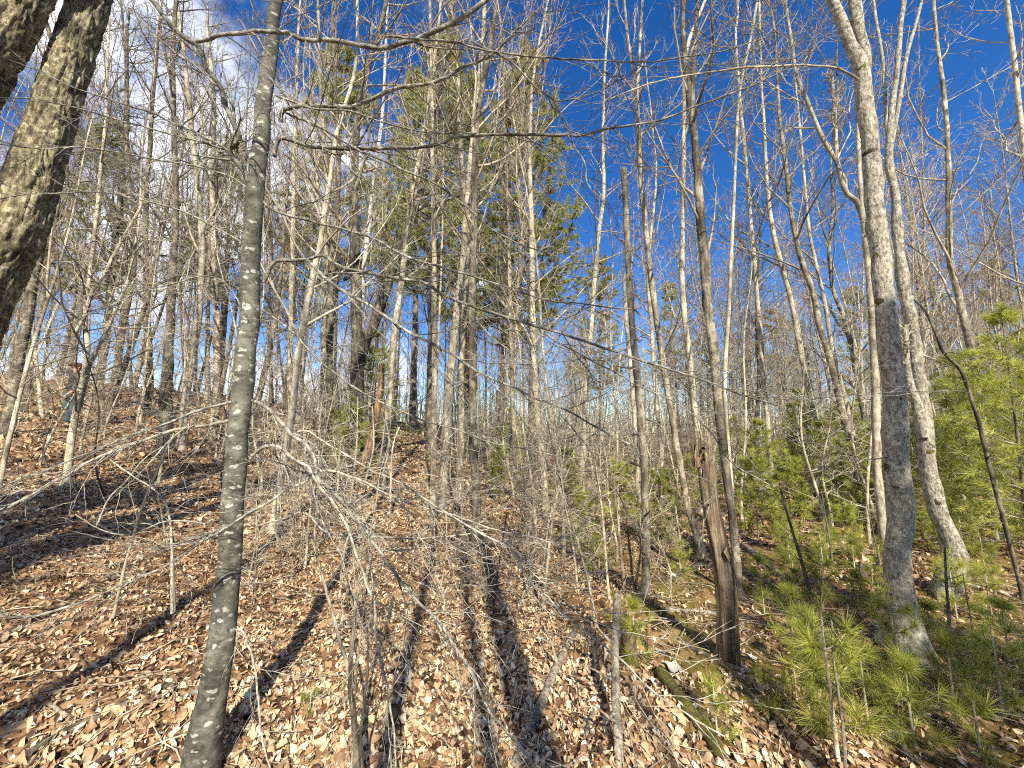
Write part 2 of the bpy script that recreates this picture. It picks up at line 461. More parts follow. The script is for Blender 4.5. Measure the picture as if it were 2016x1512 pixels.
# ------------------------------------------------------------------ traced trees
BASES = []            # (x, y) of everything standing, to keep the scattered trees clear
def px_path(pts, Y0, Y1=None, n=None):
    """image path with a depth running from Y0 to Y1 -> world points"""
    if Y1 is None: Y1 = Y0
    k = len(pts)
    w = np.array([P(p[0], p[1], Y0 + (Y1 - Y0) * i / max(1, k - 1)) for i, p in enumerate(pts)])
    return w if n is None else spline(w, n)

def extend(rng, pts, rad, total, rend=0.012):
    """carry a trunk on upwards past the top of the picture"""
    top = pts[-1]; d = pts[-1] - pts[-2]; d /= np.linalg.norm(d)
    left = total - (top[2] - pts[0][2])
    if left < 0.5:
        return pts, rad
    d = d * 0.6 + np.array([0, 0, 0.4]); d /= np.linalg.norm(d)
    k = max(4, int(left / 0.9)); new = []; nr = []
    p = top.copy()
    for i in range(k):
        d = d + rng.normal(size=3) * 0.07; d[2] += 0.03; d /= np.linalg.norm(d)
        p = p + d * left / k
        new.append(p.copy()); nr.append(rad[-1] + (rend - rad[-1]) * (i + 1) / k)
    return np.vstack([pts, new]), np.concatenate([rad, nr])

def crown_tubes(rng, Pt, Rt, spec):
    """branches and twigs off a trunk; spec gives counts and start height fraction"""
    n1, t0, len1, n2, n3, ang, up, rmin = spec
    tb = Tubes(); tw = Tubes()
    Pt = Pt[None]; Rt = Rt[None]
    P1, R1 = spawn(rng, Pt, Rt, n1, t0, 0.98, len1, ang, up, 0.13, 7, 0.5, rmin * 1.6, fall=0.55)
    tb.add(P1, R1, 5)
    if n2:
        P2, R2 = spawn(rng, P1, R1, n2, 0.15, 0.98, 0.45, 42, up * 0.7, 0.15, 5, 0.6, rmin * 1.15, fall=0.4)
        tb.add(P2, R2, 3)
        if n3:
            P3, R3 = spawn(rng, P2, R2, n3, 0.1, 1.0, 0.5, 40, up * 0.5, 0.16, 4, 0.7, rmin, fall=0.3)
            tw.add(P3, R3, 3)
    return tb, tw

SPEC = {            # n1, start, len1, n2, n3, angle, up, rmin
    'tall':  (24, 0.32, 0.20, 6, 3, 46, 0.55, 0.0040),
    'full':  (26, 0.20, 0.21, 6, 3, 52, 0.45, 0.0040),
    'low':   (28, 0.08, 0.24, 5, 4, 66, 0.15, 0.0028),
    'pole':  (16, 0.42, 0.13, 5, 3, 45, 0.6, 0.0038),
    'stubs': (14, 0.15, 0.07, 2, 2, 80, 0.0, 0.0030),
    'bg':    (26, 0.25, 0.20, 6, 4, 46, 0.6, 0.0060),
    'thin':  (12, 0.45, 0.16, 4, 2, 50, 0.5, 0.0030),
    'high':  (12, 0.62, 0.22, 5, 3, 45, 0.5, 0.0040),
    'none':  None,
}
TRUNKS = {}
def tree(name, label, cat, pts, ws, Y=None, mat='wood', twig='twig', spec='tall', total=13.0, sides=12, flare=0.5, seed=0, base=None, forks=(), lean=0.0, group=None, branches=(), rough=0.0, lobe=0.42):
    """pts: image path from the base up; ws: widths in photograph pixels at the same points"""
    rng = np.random.default_rng(seed + 17)
    if Y is None:
        g = G(*pts[0]); Y = g[1]
    w = px_path(pts, Y, Y + lean)
    rad = np.array([ws[i] / 2 / F * cdepth(w[i]) for i in range(len(w))])
    bx = w[0].copy()
    gz = float(height(bx[0], bx[1]))
    if w[0][2] > gz - 0.05:
        low = bx.copy(); low[2] = gz - 0.12
        w = np.vstack([low, w]); rad = np.concatenate([[rad[0]], rad])
    root = np.array([w[0][0], w[0][1], gz])
    BASES.append((root[0], root[1]))
    if total:
        w, rad = extend(rng, w, rad, total)
    n = max(16, len(w) * 4)
    both = spline(np.hstack([w, rad[:, None]]), n)
    Pt, Rt = both[:, :3], np.maximum(both[:, 3], 0.004)
    dz = np.clip(Pt[:, 2] - gz, 0, None)
    Rt = Rt * (1 + flare * np.exp(-dz / max(0.05, 1.1 * Rt[0])))
    jit = np.cumsum(rng.normal(size=Pt.shape) * np.array([1, 1, 0]), axis=0); jit -= np.linspace(0, 1, n)[:, None] * jit[-1]
    Pt = Pt + jit * (Rt[:, None] * 0.10) * np.clip(dz, 0, 1)[:, None]
    e = thing(name, label, cat, root, group)
    def lm(tb, nm, mt):
        me = tb.mesh(nm, M[mt])
        me.transform(__import__('mathutils').Matrix.Translation(-Vector(root)))
        return me
    tb = Tubes(); Rv = Rt * (1 + rng.normal(size=len(Rt)) * 0.035 + 0.12 * (rng.random(len(Rt)) > 0.93))
    tb.add(Pt, Rv, sides)
    V = np.concatenate(tb.V); 
    if rough:
        # uneven girth: swellings and hollows
        c = np.repeat(Pt, sides, axis=0); dv = V - c
        ph = np.arange(len(V))
        f = 1 + rough * (np.sin(V[:, 2] * 9 + np.arctan2(dv[:, 1], dv[:, 0]) * 2) * 0.6 + np.sin(V[:, 2] * 23 + V[:, 0] * 31) * 0.5)
        V = c + dv * f[:, None]; tb.V = [V]
    c = np.repeat(Pt, sides, axis=0); dv = tb.V[0] - c
    an_ = np.tile(np.arange(sides) * 2 * math.pi / sides, len(Pt)); dzz = np.repeat(dz, sides)
    lob = lobe * np.exp(-dzz / max(.05, 1.6 * Rt[4])) * np.clip(np.sin(an_ * 4 + seed) + .35 * np.sin(an_ * 7 + 2 * seed), 0, None)
    tb.V = [c + dv * (1 + lob)[:, None]]
    obj('trunk', lm(tb, 'trunk', mat), e)
    paths = [(Pt, Rt)]
    for fk in forks:                         # further stems: (image path, widths, depth start, depth end)
        fp, fw, y0, y1, ft = fk
        ww = px_path(fp, y0, y1)
        rr = np.array([fw[i] / 2 / F * cdepth(ww[i]) for i in range(len(ww))])
        if ft:
            ww, rr = extend(rng, ww, rr, ft + (root[2] - ww[0][2]))
        b = spline(np.hstack([ww, rr[:, None]]), max(12, len(ww) * 4))
        t2 = Tubes(); t2.add(b[:, :3], np.maximum(b[:, 3], 0.003), max(8, sides - 2))
        obj('stem', lm(t2, 'stem', mat), e)
        paths.append((b[:, :3], np.maximum(b[:, 3], 0.003)))
    TRUNKS[label] = (Pt, Rt, root, e)
    if SPEC[spec]:
        for (pp, rr) in paths:
            tb, tw = crown_tubes(rng, pp, rr, SPEC[spec])
            tb.Q += [q_ + tb.n for q_ in tw.Q]; tb.V += tw.V; tb.n += tw.n
            obj('crown', lm(tb, 'crown', twig), e)['kind'] = 'stuff'
    for br in branches:                      # single boughs traced on their own
        bp, w0, w1, y0, y1 = br[:5]
        bm = br[5] if len(br) > 5 else twig
        ntw = br[6] if len(br) > 6 else 7
        ww = px_path(bp, y0, y1, max(12, len(bp) * 4))
        kk = len(ww); ww = ww + np.cumsum(rng.normal(size=ww.shape) * 0.0016, axis=0) + np.repeat(rng.normal(size=(kk // 3 + 1, 3)) * 0.0014, 3, axis=0)[:kk]
        wr = np.array([(w0 + (w1 - w0) * i / (len(ww) - 1)) / 2 / F * cdepth(ww[i]) for i in range(len(ww))])
        wr = wr * 1.12 * (0.86 + 0.10 * rng.random(len(wr)) + 0.2 * (rng.random(len(wr)) > 0.9))
        tb = Tubes(); tb.add(ww, wr, 7)
        b = obj('branch', lm(tb, 'branch', bm), e)
        if ntw:
            LN = np.linalg.norm(np.diff(ww, axis=0), axis=1).sum()
            P2, R2 = spawn(rng, ww[None], wr[None], int(ntw * 2.1), 0.06, 0.99, 0.32, 36, 0.08, 0.10, 9, 0.5, 0.0015, fall=0.35)
            P3, R3 = spawn(rng, P2, R2, 5, 0.15, 0.95, 0.5, 40, 0.05, 0.13, 6, 0.7, 0.0012, fall=0.35)
            tw = Tubes(); tw.add(P2, R2, 4); tw.add(P3, R3, 3)
            obj('twigs', lm(tw, 'twigs', bm), b)['kind'] = 'stuff'
    return e

S3 = [p for p in ()]
# -- the young beech close on the left, with the boughs that cross the picture
beech_boughs = [
    # top left bough that comes down from the frame edge to the trunk
    ([(500, 378), (473, 330), (452, 297), (470, 268), (457, 235), (440, 195), (427, 158), (400, 122), (386, 82), (345, 55), (300, 0), (255, -60)], 12, 12, 1.85, 1.45, 'bough', 10),
    ([(386, 82), (430, 68), (490, 63), (560, 66), (600, 80), (660, 80), (740, 95), (800, 80), (850, 66), (900, 42), (950, 6), (990, -35)], 9, 9, 1.5, 1.3, 'bough', 8),
    ([(552, 240), (556, 217), (588, 209), (637, 207), (691, 203), (737, 187), (781, 167), (837, 160), (881, 147), (921, 123), (971, 103), (1008, 67), (1058, 17)], 10, 4, 1.85, 1.5, 'bough', 9),
    ([(540, 310), (552, 273), (604, 283), (664, 290), (771, 290), (857, 287), (904, 267), (964, 263), (1061, 261), (1141, 263), (1195, 248), (1285, 233), (1368, 203), (1438, 177), (1512, 147), (1590, 105)], 9, 2.5, 1.85, 1.45, 'bough', 12),
    ([(545, 190), (571, 200), (621, 217), (691, 223), (754, 243), (837, 263), (931, 267)], 5, 2.5, 1.85, 1.6, 'bough', 7),
    ([(764, 67), (837, 73), (931, 83), (1008, 100), (1088, 108), (1175, 112), (1275, 115), (1341, 103), (1425, 86), (1512, 60)], 4, 2, 1.35, 1.2, 'bough', 8),
    ([(931, 83), (1008, 123), (1048, 167), (1091, 200), (1118, 260), (1155, 323), (1165, 367), (1195, 397)], 4, 2, 1.33, 1.2, 'bough', 5),
    ([(1091, 200), (1158, 187), (1208, 163), (1262, 127)], 2.6, 1.6, 1.3, 1.2, 'bough', 3),
    ([(556, 217), (600, 240), (637, 257), (687, 287), (737, 310), (797, 337), (854, 360), (904, 393), (971, 447), (1008, 470), (1090, 500)], 6, 2.5, 1.85, 1.5, 'bough', 9),
    ([(510, 388), (541, 417), (604, 434), (671, 451), (737, 474), (797, 504), (880, 530), (1000, 568), (1080, 590), (1160, 596), (1245, 605)], 6, 2.5, 1.85, 1.6, 'bough', 10),
    ([(520, 555), (540, 515), (580, 516), (604, 513), (637, 544), (687, 580), (737, 610), (790, 644), (837, 667), (887, 694), (937, 727), (1008, 758), (1068, 784), (1125, 804), (1175, 831), (1241, 864)], 9, 3, 1.85, 1.55, 'bough', 10),
    ([(604, 513), (637, 504), (671, 527), (721, 541), (771, 554), (834, 567), (871, 591), (921, 611), (971, 627), (1008, 637), (1075, 657), (1158, 684), (1241, 711), (1291, 727), (1341, 742), (1408, 764), (1475, 784), (1530, 800)], 7, 4, 1.82, 1.5, 'bough', 12),
    ([(1075, 657), (1130, 690), (1200, 730), (1270, 765), (1345, 800), (1400, 850), (1440, 910), (1512, 955)], 3.5, 2, 1.68, 1.6, 'bough', 6),
    ([(517, 611), (571, 654), (604, 694), (654, 734), (704, 774), (771, 807), (837, 834), (904, 851), (954, 874), (1008, 884), (1100, 905)], 5, 2, 1.87, 1.6, 'bough', 10),
    # left-hand boughs
    ([(478, 340), (450, 299), (383, 260), (333, 240), (283, 217), (233, 200), (167, 180), (100, 150), (33, 123), (0, 110), (-50, 90)], 6, 3.5, 1.83, 1.4, 'bough', 8),
    ([(452, 297), (400, 280), (333, 263), (250, 237), (183, 220), (133, 207), (67, 195), (0, 190), (-50, 185)], 5, 3, 1.83, 1.45, 'bough', 7),
    ([(500, 380), (450, 343), (400, 327), (333, 313), (267, 303), (200, 292), (133, 282), (67, 285), (0, 280), (-40, 275)], 5, 3, 1.85, 1.5, 'bough', 8),
    ([(500, 490), (483, 480), (417, 443), (350, 413), (283, 398), (217, 387), (150, 385), (67, 390), (0, 398), (-40, 405)], 4.5, 3, 1.85, 1.5, 'bough', 8),
    ([(490, 620), (427, 547), (333, 559), (267, 577), (200, 607), (133, 634), (67, 674), (0, 714), (-40, 738)], 3.5, 2.5, 1.87, 1.6, 'bough', 8),
    ([(489, 786), (433, 794), (383, 812), (333, 834), (233, 874), (133, 907), (50, 940), (0, 960), (-40, 980)], 7, 5, 1.88, 1.5, 'bough', 9),
    ([(493, 818), (417, 837), (350, 847), (300, 864), (200, 904), (117, 947), (60, 982), (17, 1004), (-30, 1030)], 7, 11, 1.88, 1.45, 'boughpale', 6),
    # low boughs on the right of the trunk
    ([(485, 800), (493, 788), (525, 801), (547, 823), (575, 851), (599, 869), (615, 891), (617, 915), (619, 928), (644, 950), (668, 976), (694, 1012), (712, 1028), (745, 1080), (778, 1130), (822, 1178), (862, 1220), (903, 1280), (933, 1335), (962, 1400), (1000, 1448), (1052, 1520)], 8.5, 4.5, 1.88, 1.35, 'bough', 14),
    ([(619, 928), (591, 954), (559, 964), (537, 982), (505, 1000), (452, 1036), (400, 1068), (300, 1128), (180, 1180), (100, 1208), (40, 1222), (-30, 1218)], 6, 5.5, 1.75, 1.4, 'bough', 9),
    ([(490, 905), (505, 891), (522, 880), (543, 881), (560, 891), (579, 905), (599, 915), (611, 930), (638, 968), (658, 994), (678, 1026), (702, 1090), (735, 1170), (745, 1240), (762, 1310), (781, 1400), (787, 1520)], 7.5, 3.5, 1.88, 1.4, 'boughpale', 10),
    ([(587, 851), (609, 851), (648, 875), (688, 897), (738, 927), (800, 955), (880, 1005), (960, 1050), (1012, 1082), (1045, 1140), (1090, 1180), (1150, 1235), (1215, 1290), (1290, 1362), (1350, 1400), (1430, 1450)], 4, 3, 1.8, 1.45, 'boughpale', 12),
    ([(611, 930), (648, 927), (698, 940), (738, 956), (800, 985), (900, 1015), (990, 1042), (1060, 1055), (1140, 1090)], 5, 2, 1.8, 1.6, 'boughpale', 11),
    ([(505, 1036), (560, 1020), (600, 1010), (650, 1048), (720, 1052), (800, 1056), (890, 1052), (960, 1040)], 5, 2.5, 1.87, 1.75, 'boughpale', 9),
    ([(453, 1235), (480, 1245), (492, 1275), (500, 1300), (508, 1360), (515, 1430), (535, 1512), (540, 1560)], 5, 3.5, 1.88, 1.7, 'boughpale', 5),
]
tree('beech_tree', 'young grey beech with pale lichen spots, close on the left, trunk running full height', 'tree',
     [(392, 1530), (403, 1450), (430, 1300), (452, 1130), (470, 950), (484, 800), (497, 650), (508, 430), (528, 230), (548, 20), (562, -150)],
     [78, 70, 58, 52, 47, 44, 40, 37, 33, 27, 22], 1.86, 'beech', 'twig', 'pole', 9.5, 26, 0.08, 3, branches=beech_boughs, rough=0.02, lobe=0.08)

# -- the forked oak at the left edge, deep ridged bark
def oak_stem(pts, ws, ys, rng, nz=260, ns=140):
    w = np.array([P(p[0], p[1], y) for p, y in zip(pts, ys)])
    rad = np.array([ws[i] / 2 / F * cdepth(w[i]) for i in range(len(w))])
    b = spline(np.hstack([w, rad[:, None]]), nz)
    Pt, Rt = b[:, :3], b[:, 3]
    V, qd = tube_geo(Pt[None], Rt[None], ns)
    c = np.repeat(Pt, ns, axis=0); dv = (V - c); L_ = np.linalg.norm(dv, axis=1, keepdims=True); dv = dv / L_
    a = np.tile(np.arange(ns) * 2 * math.pi / ns, nz)
    s = np.repeat(np.concatenate([[0], np.cumsum(np.linalg.norm(np.diff(Pt, axis=0), axis=1))]), ns)
    def vnoise(u, v, nu, sd):                 # value noise, periodic in u
        lat = np.random.default_rng(sd).random((nu, 400))
        ui = np.floor(u).astype(int); vi = np.floor(v).astype(int); fu = u - ui; fv = v - vi
        fu = fu * fu * (3 - 2 * fu); fv = fv * fv * (3 - 2 * fv)
        g = lambda p, q_: lat[p % nu, q_ % 400]
        return (g(ui, vi) * (1 - fu) + g(ui + 1, vi) * fu) * (1 - fv) + (g(ui, vi + 1) * (1 - fu) + g(ui + 1, vi + 1) * fu) * fv
    tu = a / (2 * math.pi)
    wp = (vnoise(tu * 12, s * 6, 12, 3) - .5) * 0.06
    n1 = vnoise((tu + wp) * 40, s * 7, 40, 1); n2 = vnoise((tu - wp) * 62, s * 15, 62, 2); n3 = vnoise(tu * 110, s * 45, 110, 4)
    ridge = 1 - np.abs(n1 - .5) * 3.2 ; ridge = 1 - np.clip(ridge, 0, 1) ** 1.5          # furrows where n1 is near one half
    r2 = 1 - np.clip(1 - np.abs(n2 - .5) * 4, 0, 1) ** 1.5
    d = (ridge * .62 + r2 * .28 + n3 * .2 - .6) * 0.036
    return V + dv * d[:, None], qd
rng = np.random.default_rng(5)
oroot = np.array([*P(-190, 1100, 2.75)[:2], 0.0]); oroot[2] = float(height(oroot[0], oroot[1])); BASES.append((oroot[0], oroot[1]))
oak = thing('oak_tree', 'massive twin-stemmed oak with deeply ridged bark, leaning in at the left edge', 'tree', oroot)
V, qd = oak_stem([(-215, 1250), (-175, 1000), (-125, 840), (-72, 670), (-10, 530), (35, 440), (98, 250), (177, 0), (235, -190), (280, -380)], [230, 180, 160, 150, 140, 130, 102, 82, 72, 64], [2.75] * 10, rng)
obj('trunk', mk_mesh('trunk', V - oroot, qd, True, M['oak']), oak)
V, qd = oak_stem([(-200, 1050), (-205, 900), (-200, 700), (-160, 500), (-90, 260), (-2, 95), (55, -10), (110, -130), (170, -300)], [170, 150, 145, 138, 128, 116, 106, 96, 88], [2.75, 2.72, 2.68, 2.62, 2.55, 2.5, 2.48, 2.45, 2.4], rng)
obj('stem', mk_mesh('stem', V - oroot, qd, True, M['oak']), oak)
up1 = np.array([P(280, -380, 2.75) + np.array([0.05 * i * i, 0.1 * i, 0.9 * i]) for i in range(9)])
up2 = np.array([P(190, -300, 2.4) + np.array([0.3 * i, -0.1 * i, 0.8 * i]) for i in range(9)])
for up_ in (up1, up2):
    rr = np.linspace(0.11, 0.02, 9)
    tb = Tubes(); tb.add(up_, rr, 10)
    obj('stem', mk_mesh('stem', np.concatenate(tb.V) - oroot, np.concatenate(tb.Q), True, M['oak']), oak)
    a, b = crown_tubes(rng, up_, rr, (10, 0.1, 0.45, 5, 3, 55, 0.3, 0.004))
    obj('crown', mk_mesh('crown', np.concatenate(a.V) - oroot, np.concatenate(a.Q), True, M['twigdark']), oak)['kind'] = 'stuff'

# -- traced trees: (name, label, path from base to top, widths, keyword options)
TR = [
 ('maple_tree', 'stout pale maple at right foreground, forking near the top of the picture',
  [(1787, 1290), (1780, 1200), (1772, 1108), (1770, 1000), (1764, 850), (1759, 740), (1750, 620), (1740, 504), (1727, 400), (1714, 300), (1704, 215), (1697, 140), (1668, 75), (1640, 10), (1615, -80)],
  [74, 62, 57, 55, 52, 50, 47, 44, 42, 40, 38, 37, 27, 25, 22],
  dict(mat='maple', spec='high', total=11, sides=26, rough=0.03, flare=0.35, twig='twig',
       forks=[([(1700, 150), (1703, 110), (1688, 50), (1680, 0), (1668, -90)], [30, 28, 26, 25, 22], 3.05, 3.1, 10)],
       branches=[([(1688, 157), (1672, 148), (1650, 137), (1600, 130), (1512, 133), (1455, 135), (1361, 150), (1291, 163), (1255, 177), (1200, 200)], 6, 2, 3.0, 2.6, 'twig', 10),
                 ([(1750, 900), (1700, 905), (1640, 880), (1560, 870), (1500, 862)], 3, 1.5, 3.0, 2.5, 'twigdark', 6),
                 ([(1725, 600), (1690, 612), (1660, 640), (1600, 680), (1560, 700)], 3, 1.5, 3.0, 2.6, 'twigdark', 6)])),
 ('maple_tree', 'gnarled maple with a swollen foot and twisted stems behind the stout pale maple',
  [(1860, 1172), (1872, 1130), (1880, 1090), (1862, 1045), (1842, 1000), (1826, 930), (1814, 845), (1812, 760), (1805, 690), (1795, 630), (1783, 560), (1776, 480), (1764, 380), (1751, 310), (1758, 220), (1770, 130), (1776, 30), (1785, -90)],
  [42, 48, 54, 44, 40, 38, 40, 30, 29, 28, 27, 24, 20, 18, 15, 13, 12, 10],
  dict(mat='maple', spec='high', total=12, sides=20, rough=0.11, flare=0.2, twig='twig',
       forks=[([(1820, 860), (1806, 800), (1790, 750), (1784, 700), (1783, 640)], [30, 24, 18, 15, 11], 3.75, 3.7, 0),
              ([(1752, 300), (1772, 190), (1785, 110), (1810, 20), (1830, -80)], [13, 11, 10, 8, 6], 3.88, 3.9, 11),
              ([(1756, 330), (1745, 240), (1738, 120), (1722, 20), (1715, -80)], [11, 9, 8, 7, 5], 3.88, 4.1, 11)])),
 ('maple_tree', 'dark slender tree leaning left, rising just behind the splintered snag',
  [(1457, 1180), (1442, 1010), (1428, 900), (1413, 760), (1403, 660), (1396, 580), (1386, 470), (1378, 390), (1372, 320), (1362, 240), (1352, 160), (1345, 70), (1343, -40)],
  [17, 17, 19, 20, 20, 20, 19, 17, 16, 15, 12, 10, 8],
  dict(mat='dark', spec='tall', total=11, sides=12, twig='twig', rough=0.04,
       forks=[([(1362, 245), (1364, 150), (1369, 70), (1374, 0), (1382, -90)], [11, 10, 9, 8, 6], 3.95, 4.0, 10)])),
 ('broken_pole', 'slim mossy pole tree with its top snapped off, in front of blue sky', 
  [(1272, 1168), (1272, 1010), (1268, 900), (1258, 804), (1248, 704), (1242, 620), (1236, 510), (1231, 420), (1228, 332)],
  [17, 16, 15, 15, 14, 13, 12, 12, 13], dict(mat='wood', spec='stubs', total=0, sides=12, twig='twigdark')),
 ('maple_tree', 'thin pale leaning tree forking in the sky beside the snapped pole',
  [(1386, 1098), (1356, 1004), (1338, 904), (1323, 804), (1308, 720), (1291, 620), (1281, 554), (1275, 504), (1265, 400), (1256, 300), (1253, 217), (1245, 133), (1235, 83), (1228, 0), (1222, -90)],
  [16, 14, 13, 13, 12, 12, 12, 11, 10, 9, 8, 6, 6, 5, 4], dict(mat='wood', spec='pole', total=12,
   forks=[([(1253, 217), (1258, 120), (1265, 0), (1270, -80)], [6, 6, 5, 4], 5.15, 5.2, 12)])),
 ('maple_tree', 'straight pale tree rising out of the splintered snag top',
  [(1384, 1010), (1375, 900), (1366, 810), (1358, 720), (1343, 580), (1341, 504), (1345, 370), (1347, 240), (1352, 100), (1400, -30)],
  [15, 14, 13, 12, 11, 10, 9, 8, 7, 6], dict(mat='pale', spec='pole', total=15)),
 ('maple_tree', 'straight brown tree standing at the centre of the leafy ride',
  [(938, 1086), (937, 1004), (932, 900), (930, 837), (929, 704), (931, 570), (934, 480), (936, 333), (941, 233), (958, 140), (975, 40), (985, -60)],
  [20, 18, 17, 16, 16, 15, 14, 13, 12, 10, 8, 6], dict(mat='dark', spec='tall', total=13, twig='twig')),
 ('maple_tree', 'pale trunk slanting right beside the brown tree at centre',
  [(866, 1003), (880, 870), (889, 737), (900, 620), (914, 504), (922, 400), (930, 300), (945, 150), (955, 0)],
  [20, 18, 16, 15, 13, 12, 11, 9, 7], dict(mat='pale', spec='tall', total=15)),
 ('maple_tree', 'second slanting trunk just behind the pale trunk at centre',
  [(900, 985), (908, 870), (910, 737), (916, 620), (921, 504), (915, 400), (906, 250), (900, 80)],
  [14, 13, 12, 12, 11, 10, 9, 7], dict(mat='wood', spec='tall', total=15)),
 ('maple_tree', 'upright grey trunk left of centre at the foot of the path',
  [(852, 1042), (853, 960), (855, 837), (856, 737), (854, 604), (854, 504), (852, 380), (850, 200), (846, 20)],
  [13, 12, 12, 11, 11, 10, 9, 7, 6], dict(mat='wood', spec='tall', total=15)),
 ('sapling', 'thread-thin pale sapling crossing the upright grey trunk left of centre',
  [(850, 1010), (861, 737), (870, 504), (872, 380), (874, 240)], [4.5, 4, 4, 3, 2], dict(mat='pale', spec='pole', total=0, cat='sapling')),
 ('broken_pole', 'leaning dead trunk with rusty flaking bark and a snapped top, left of the path',
  [(688, 990), (711, 920), (734, 837), (745, 780), (752, 715)], [18, 17, 15, 14, 11], dict(mat='rot', spec='stubs', total=0, twig='twigdark')),
 ('birch_tree', 'slender slanting birch leaning right over the rusty dead trunk',
  [(750, 960), (758, 870), (764, 837), (771, 754), (777, 687), (787, 604), (800, 504), (811, 400), (824, 317), (841, 233), (852, 140), (866, 30)],
  [16, 15, 14, 14, 13, 12, 11, 10, 9, 8, 7, 5], dict(mat='pale', spec='tall', total=14)),
 ('oak_tree', 'big forked oak beyond the low green bush, left of centre',
  [(700, 945), (703, 820), (704, 704), (697, 640), (694, 570), (691, 433), (694, 333), (700, 233), (717, 150), (748, 50), (770, -40)],
  [32, 30, 27, 23, 22, 19, 16, 14, 11, 9, 7], dict(mat='dark', spec='tall', total=16, sides=14, twig='twig',
   forks=[([(706, 720), (720, 670), (734, 644), (750, 597), (767, 547), (780, 504), (797, 467), (820, 400), (837, 333), (854, 267), (867, 183), (880, 100), (890, 20), (898, -60)], [24, 22, 21, 21, 20, 19, 18, 17, 16, 14, 12, 11, 9, 8], 9.8, 9.6, 15)])),
 ('birch_tree', 'bright white thin birch behind the forked oak',
  [(700, 800), (706, 640), (710, 587), (717, 504), (730, 400), (740, 317), (751, 250), (757, 167), (761, 67), (765, -30)],
  [11, 10, 10, 10, 9, 8, 7, 6, 5, 4], dict(Y=12.5, mat='birchbark', twig='twigpale', spec='pole', total=18)),
 ('beech_tree', 'smooth cream beech pole leaning right, next to the spotted beech',
  [(538, 1048), (546, 985), (564, 887), (577, 804), (584, 737), (594, 670), (607, 597), (624, 520), (634, 483), (651, 367), (661, 283), (674, 227), (697, 150), (704, 80), (706, -40)],
  [19, 16, 15, 14, 13, 13, 12, 12, 11, 10, 9, 8, 7, 6, 5], dict(mat='pale', twig='twigpale', spec='full', total=12)),
 ('maple_tree', 'grey trunk of a close pair left of the forked oak',
  [(636, 930), (640, 804), (637, 704), (640, 570), (646, 440), (640, 300), (632, 150), (625, 0)], [16, 15, 14, 13, 11, 9, 8, 6], dict(mat='wood', spec='tall', total=16)),
 ('maple_tree', 'dark trunk of a close pair left of the forked oak',
  [(652, 932), (651, 754), (654, 570), (657, 490), (665, 350), (660, 200), (655, 20)], [17, 15, 13, 12, 10, 8, 6], dict(mat='dark', spec='tall', total=16)),
 ('maple_tree', 'straight spotted trunk behind the right side of the spotted beech',
  [(575, 880), (572, 720), (574, 560), (577, 480), (578, 300), (584, 160), (590, 20)], [12, 11, 10, 10, 8, 7, 5], dict(Y=10.5, mat='wood', spec='tall', total=16)),
 # left
 ('beech_tree', 'pale twin-stemmed beech at far left, hiding part of the person',
  [(131, 957), (136, 900), (143, 837), (152, 790), (160, 754), (173, 687), (168, 637), (170, 587), (177, 520), (188, 420), (197, 330), (207, 233), (212, 100), (216, -20)],
  [19, 17, 16, 14, 13, 12, 10, 10, 9, 9, 8, 7, 6, 5], dict(mat='pale', twig='twig', spec='low', total=11,
   forks=[([(146, 835), (165, 770), (176, 720), (187, 697), (213, 644), (233, 597), (250, 560), (263, 504), (275, 420), (280, 300)], [10, 9, 9, 9, 9, 8, 8, 7, 6, 4], 6.15, 6.3, 9),
          ([(146, 658), (170, 614), (180, 577), (207, 537), (225, 500), (257, 443), (277, 407), (284, 370)], [8, 9, 9, 9, 8, 7, 7, 5], 5.95, 6.1, 0)])),
 ('oak_tree', 'dark thick trunk with a wide foot uphill on the left bank',
  [(330, 888), (332, 840), (334, 770), (338, 690), (340, 604), (343, 504), (347, 440), (343, 333), (340, 200), (338, 100), (345, -20)],
  [38, 30, 27, 22, 18, 16, 15, 13, 12, 11, 9], dict(mat='dark', twig='twigdark', spec='tall', total=15, sides=14)),
 ('maple_tree', 'lichen-pale trunk beside the dark thick trunk on the left bank',
  [(354, 890), (362, 830), (373, 737), (383, 670), (393, 570), (397, 480), (387, 333), (377, 233), (363, 100), (345, -20)],
  [20, 17, 16, 15, 15, 14, 12, 12, 10, 8], dict(mat='pale', spec='tall', total=15)),
 ('oak_tree', 'dark trunk close behind the massive twin-stemmed oak',
  [(22, 800), (34, 740), (60, 604), (77, 504), (95, 380), (112, 240)], [30, 27, 25, 22, 18, 15], dict(Y=8.5, mat='dark', twig='twigdark', spec='tall', total=15)),
 ('oak_tree', 'dark leaning trunk on the ridge above the person',
  [(225, 760), (230, 720), (240, 640), (253, 570), (260, 504), (262, 400), (250, 267), (250, 67)], [20, 18, 17, 16, 14, 12, 10, 8], dict(Y=13, mat='dark', twig='twigdark', spec='full', total=16)),
 ('oak_tree', 'dark trunk on the left ridge, second from the dark thick trunk',
  [(293, 770), (293, 700), (290, 604), (287, 504), (290, 400), (300, 250), (312, 60)], [19, 17, 15, 14, 12, 10, 8], dict(Y=12.5, mat='dark', twig='twigdark', spec='full', total=16)),
 ('oak_tree', 'dark upright trunk on the left ridge right behind the twin-stemmed beech',
  [(193, 770), (197, 730), (210, 600), (222, 480), (233, 380), (247, 267), (248, 120)], [22, 20, 17, 15, 13, 11, 9], dict(Y=13.5, mat='dark', twig='twigdark', spec='full', total=17)),
 ('maple_tree', 'spotted trunk on the left ridge between the dark trunks and the spotted beech',
  [(425, 790), (424, 640), (420, 500), (418, 380), (420, 200), (410, 60)], [17, 15, 13, 12, 10, 8], dict(Y=12, mat='wood', spec='full', total=16)),
 # right
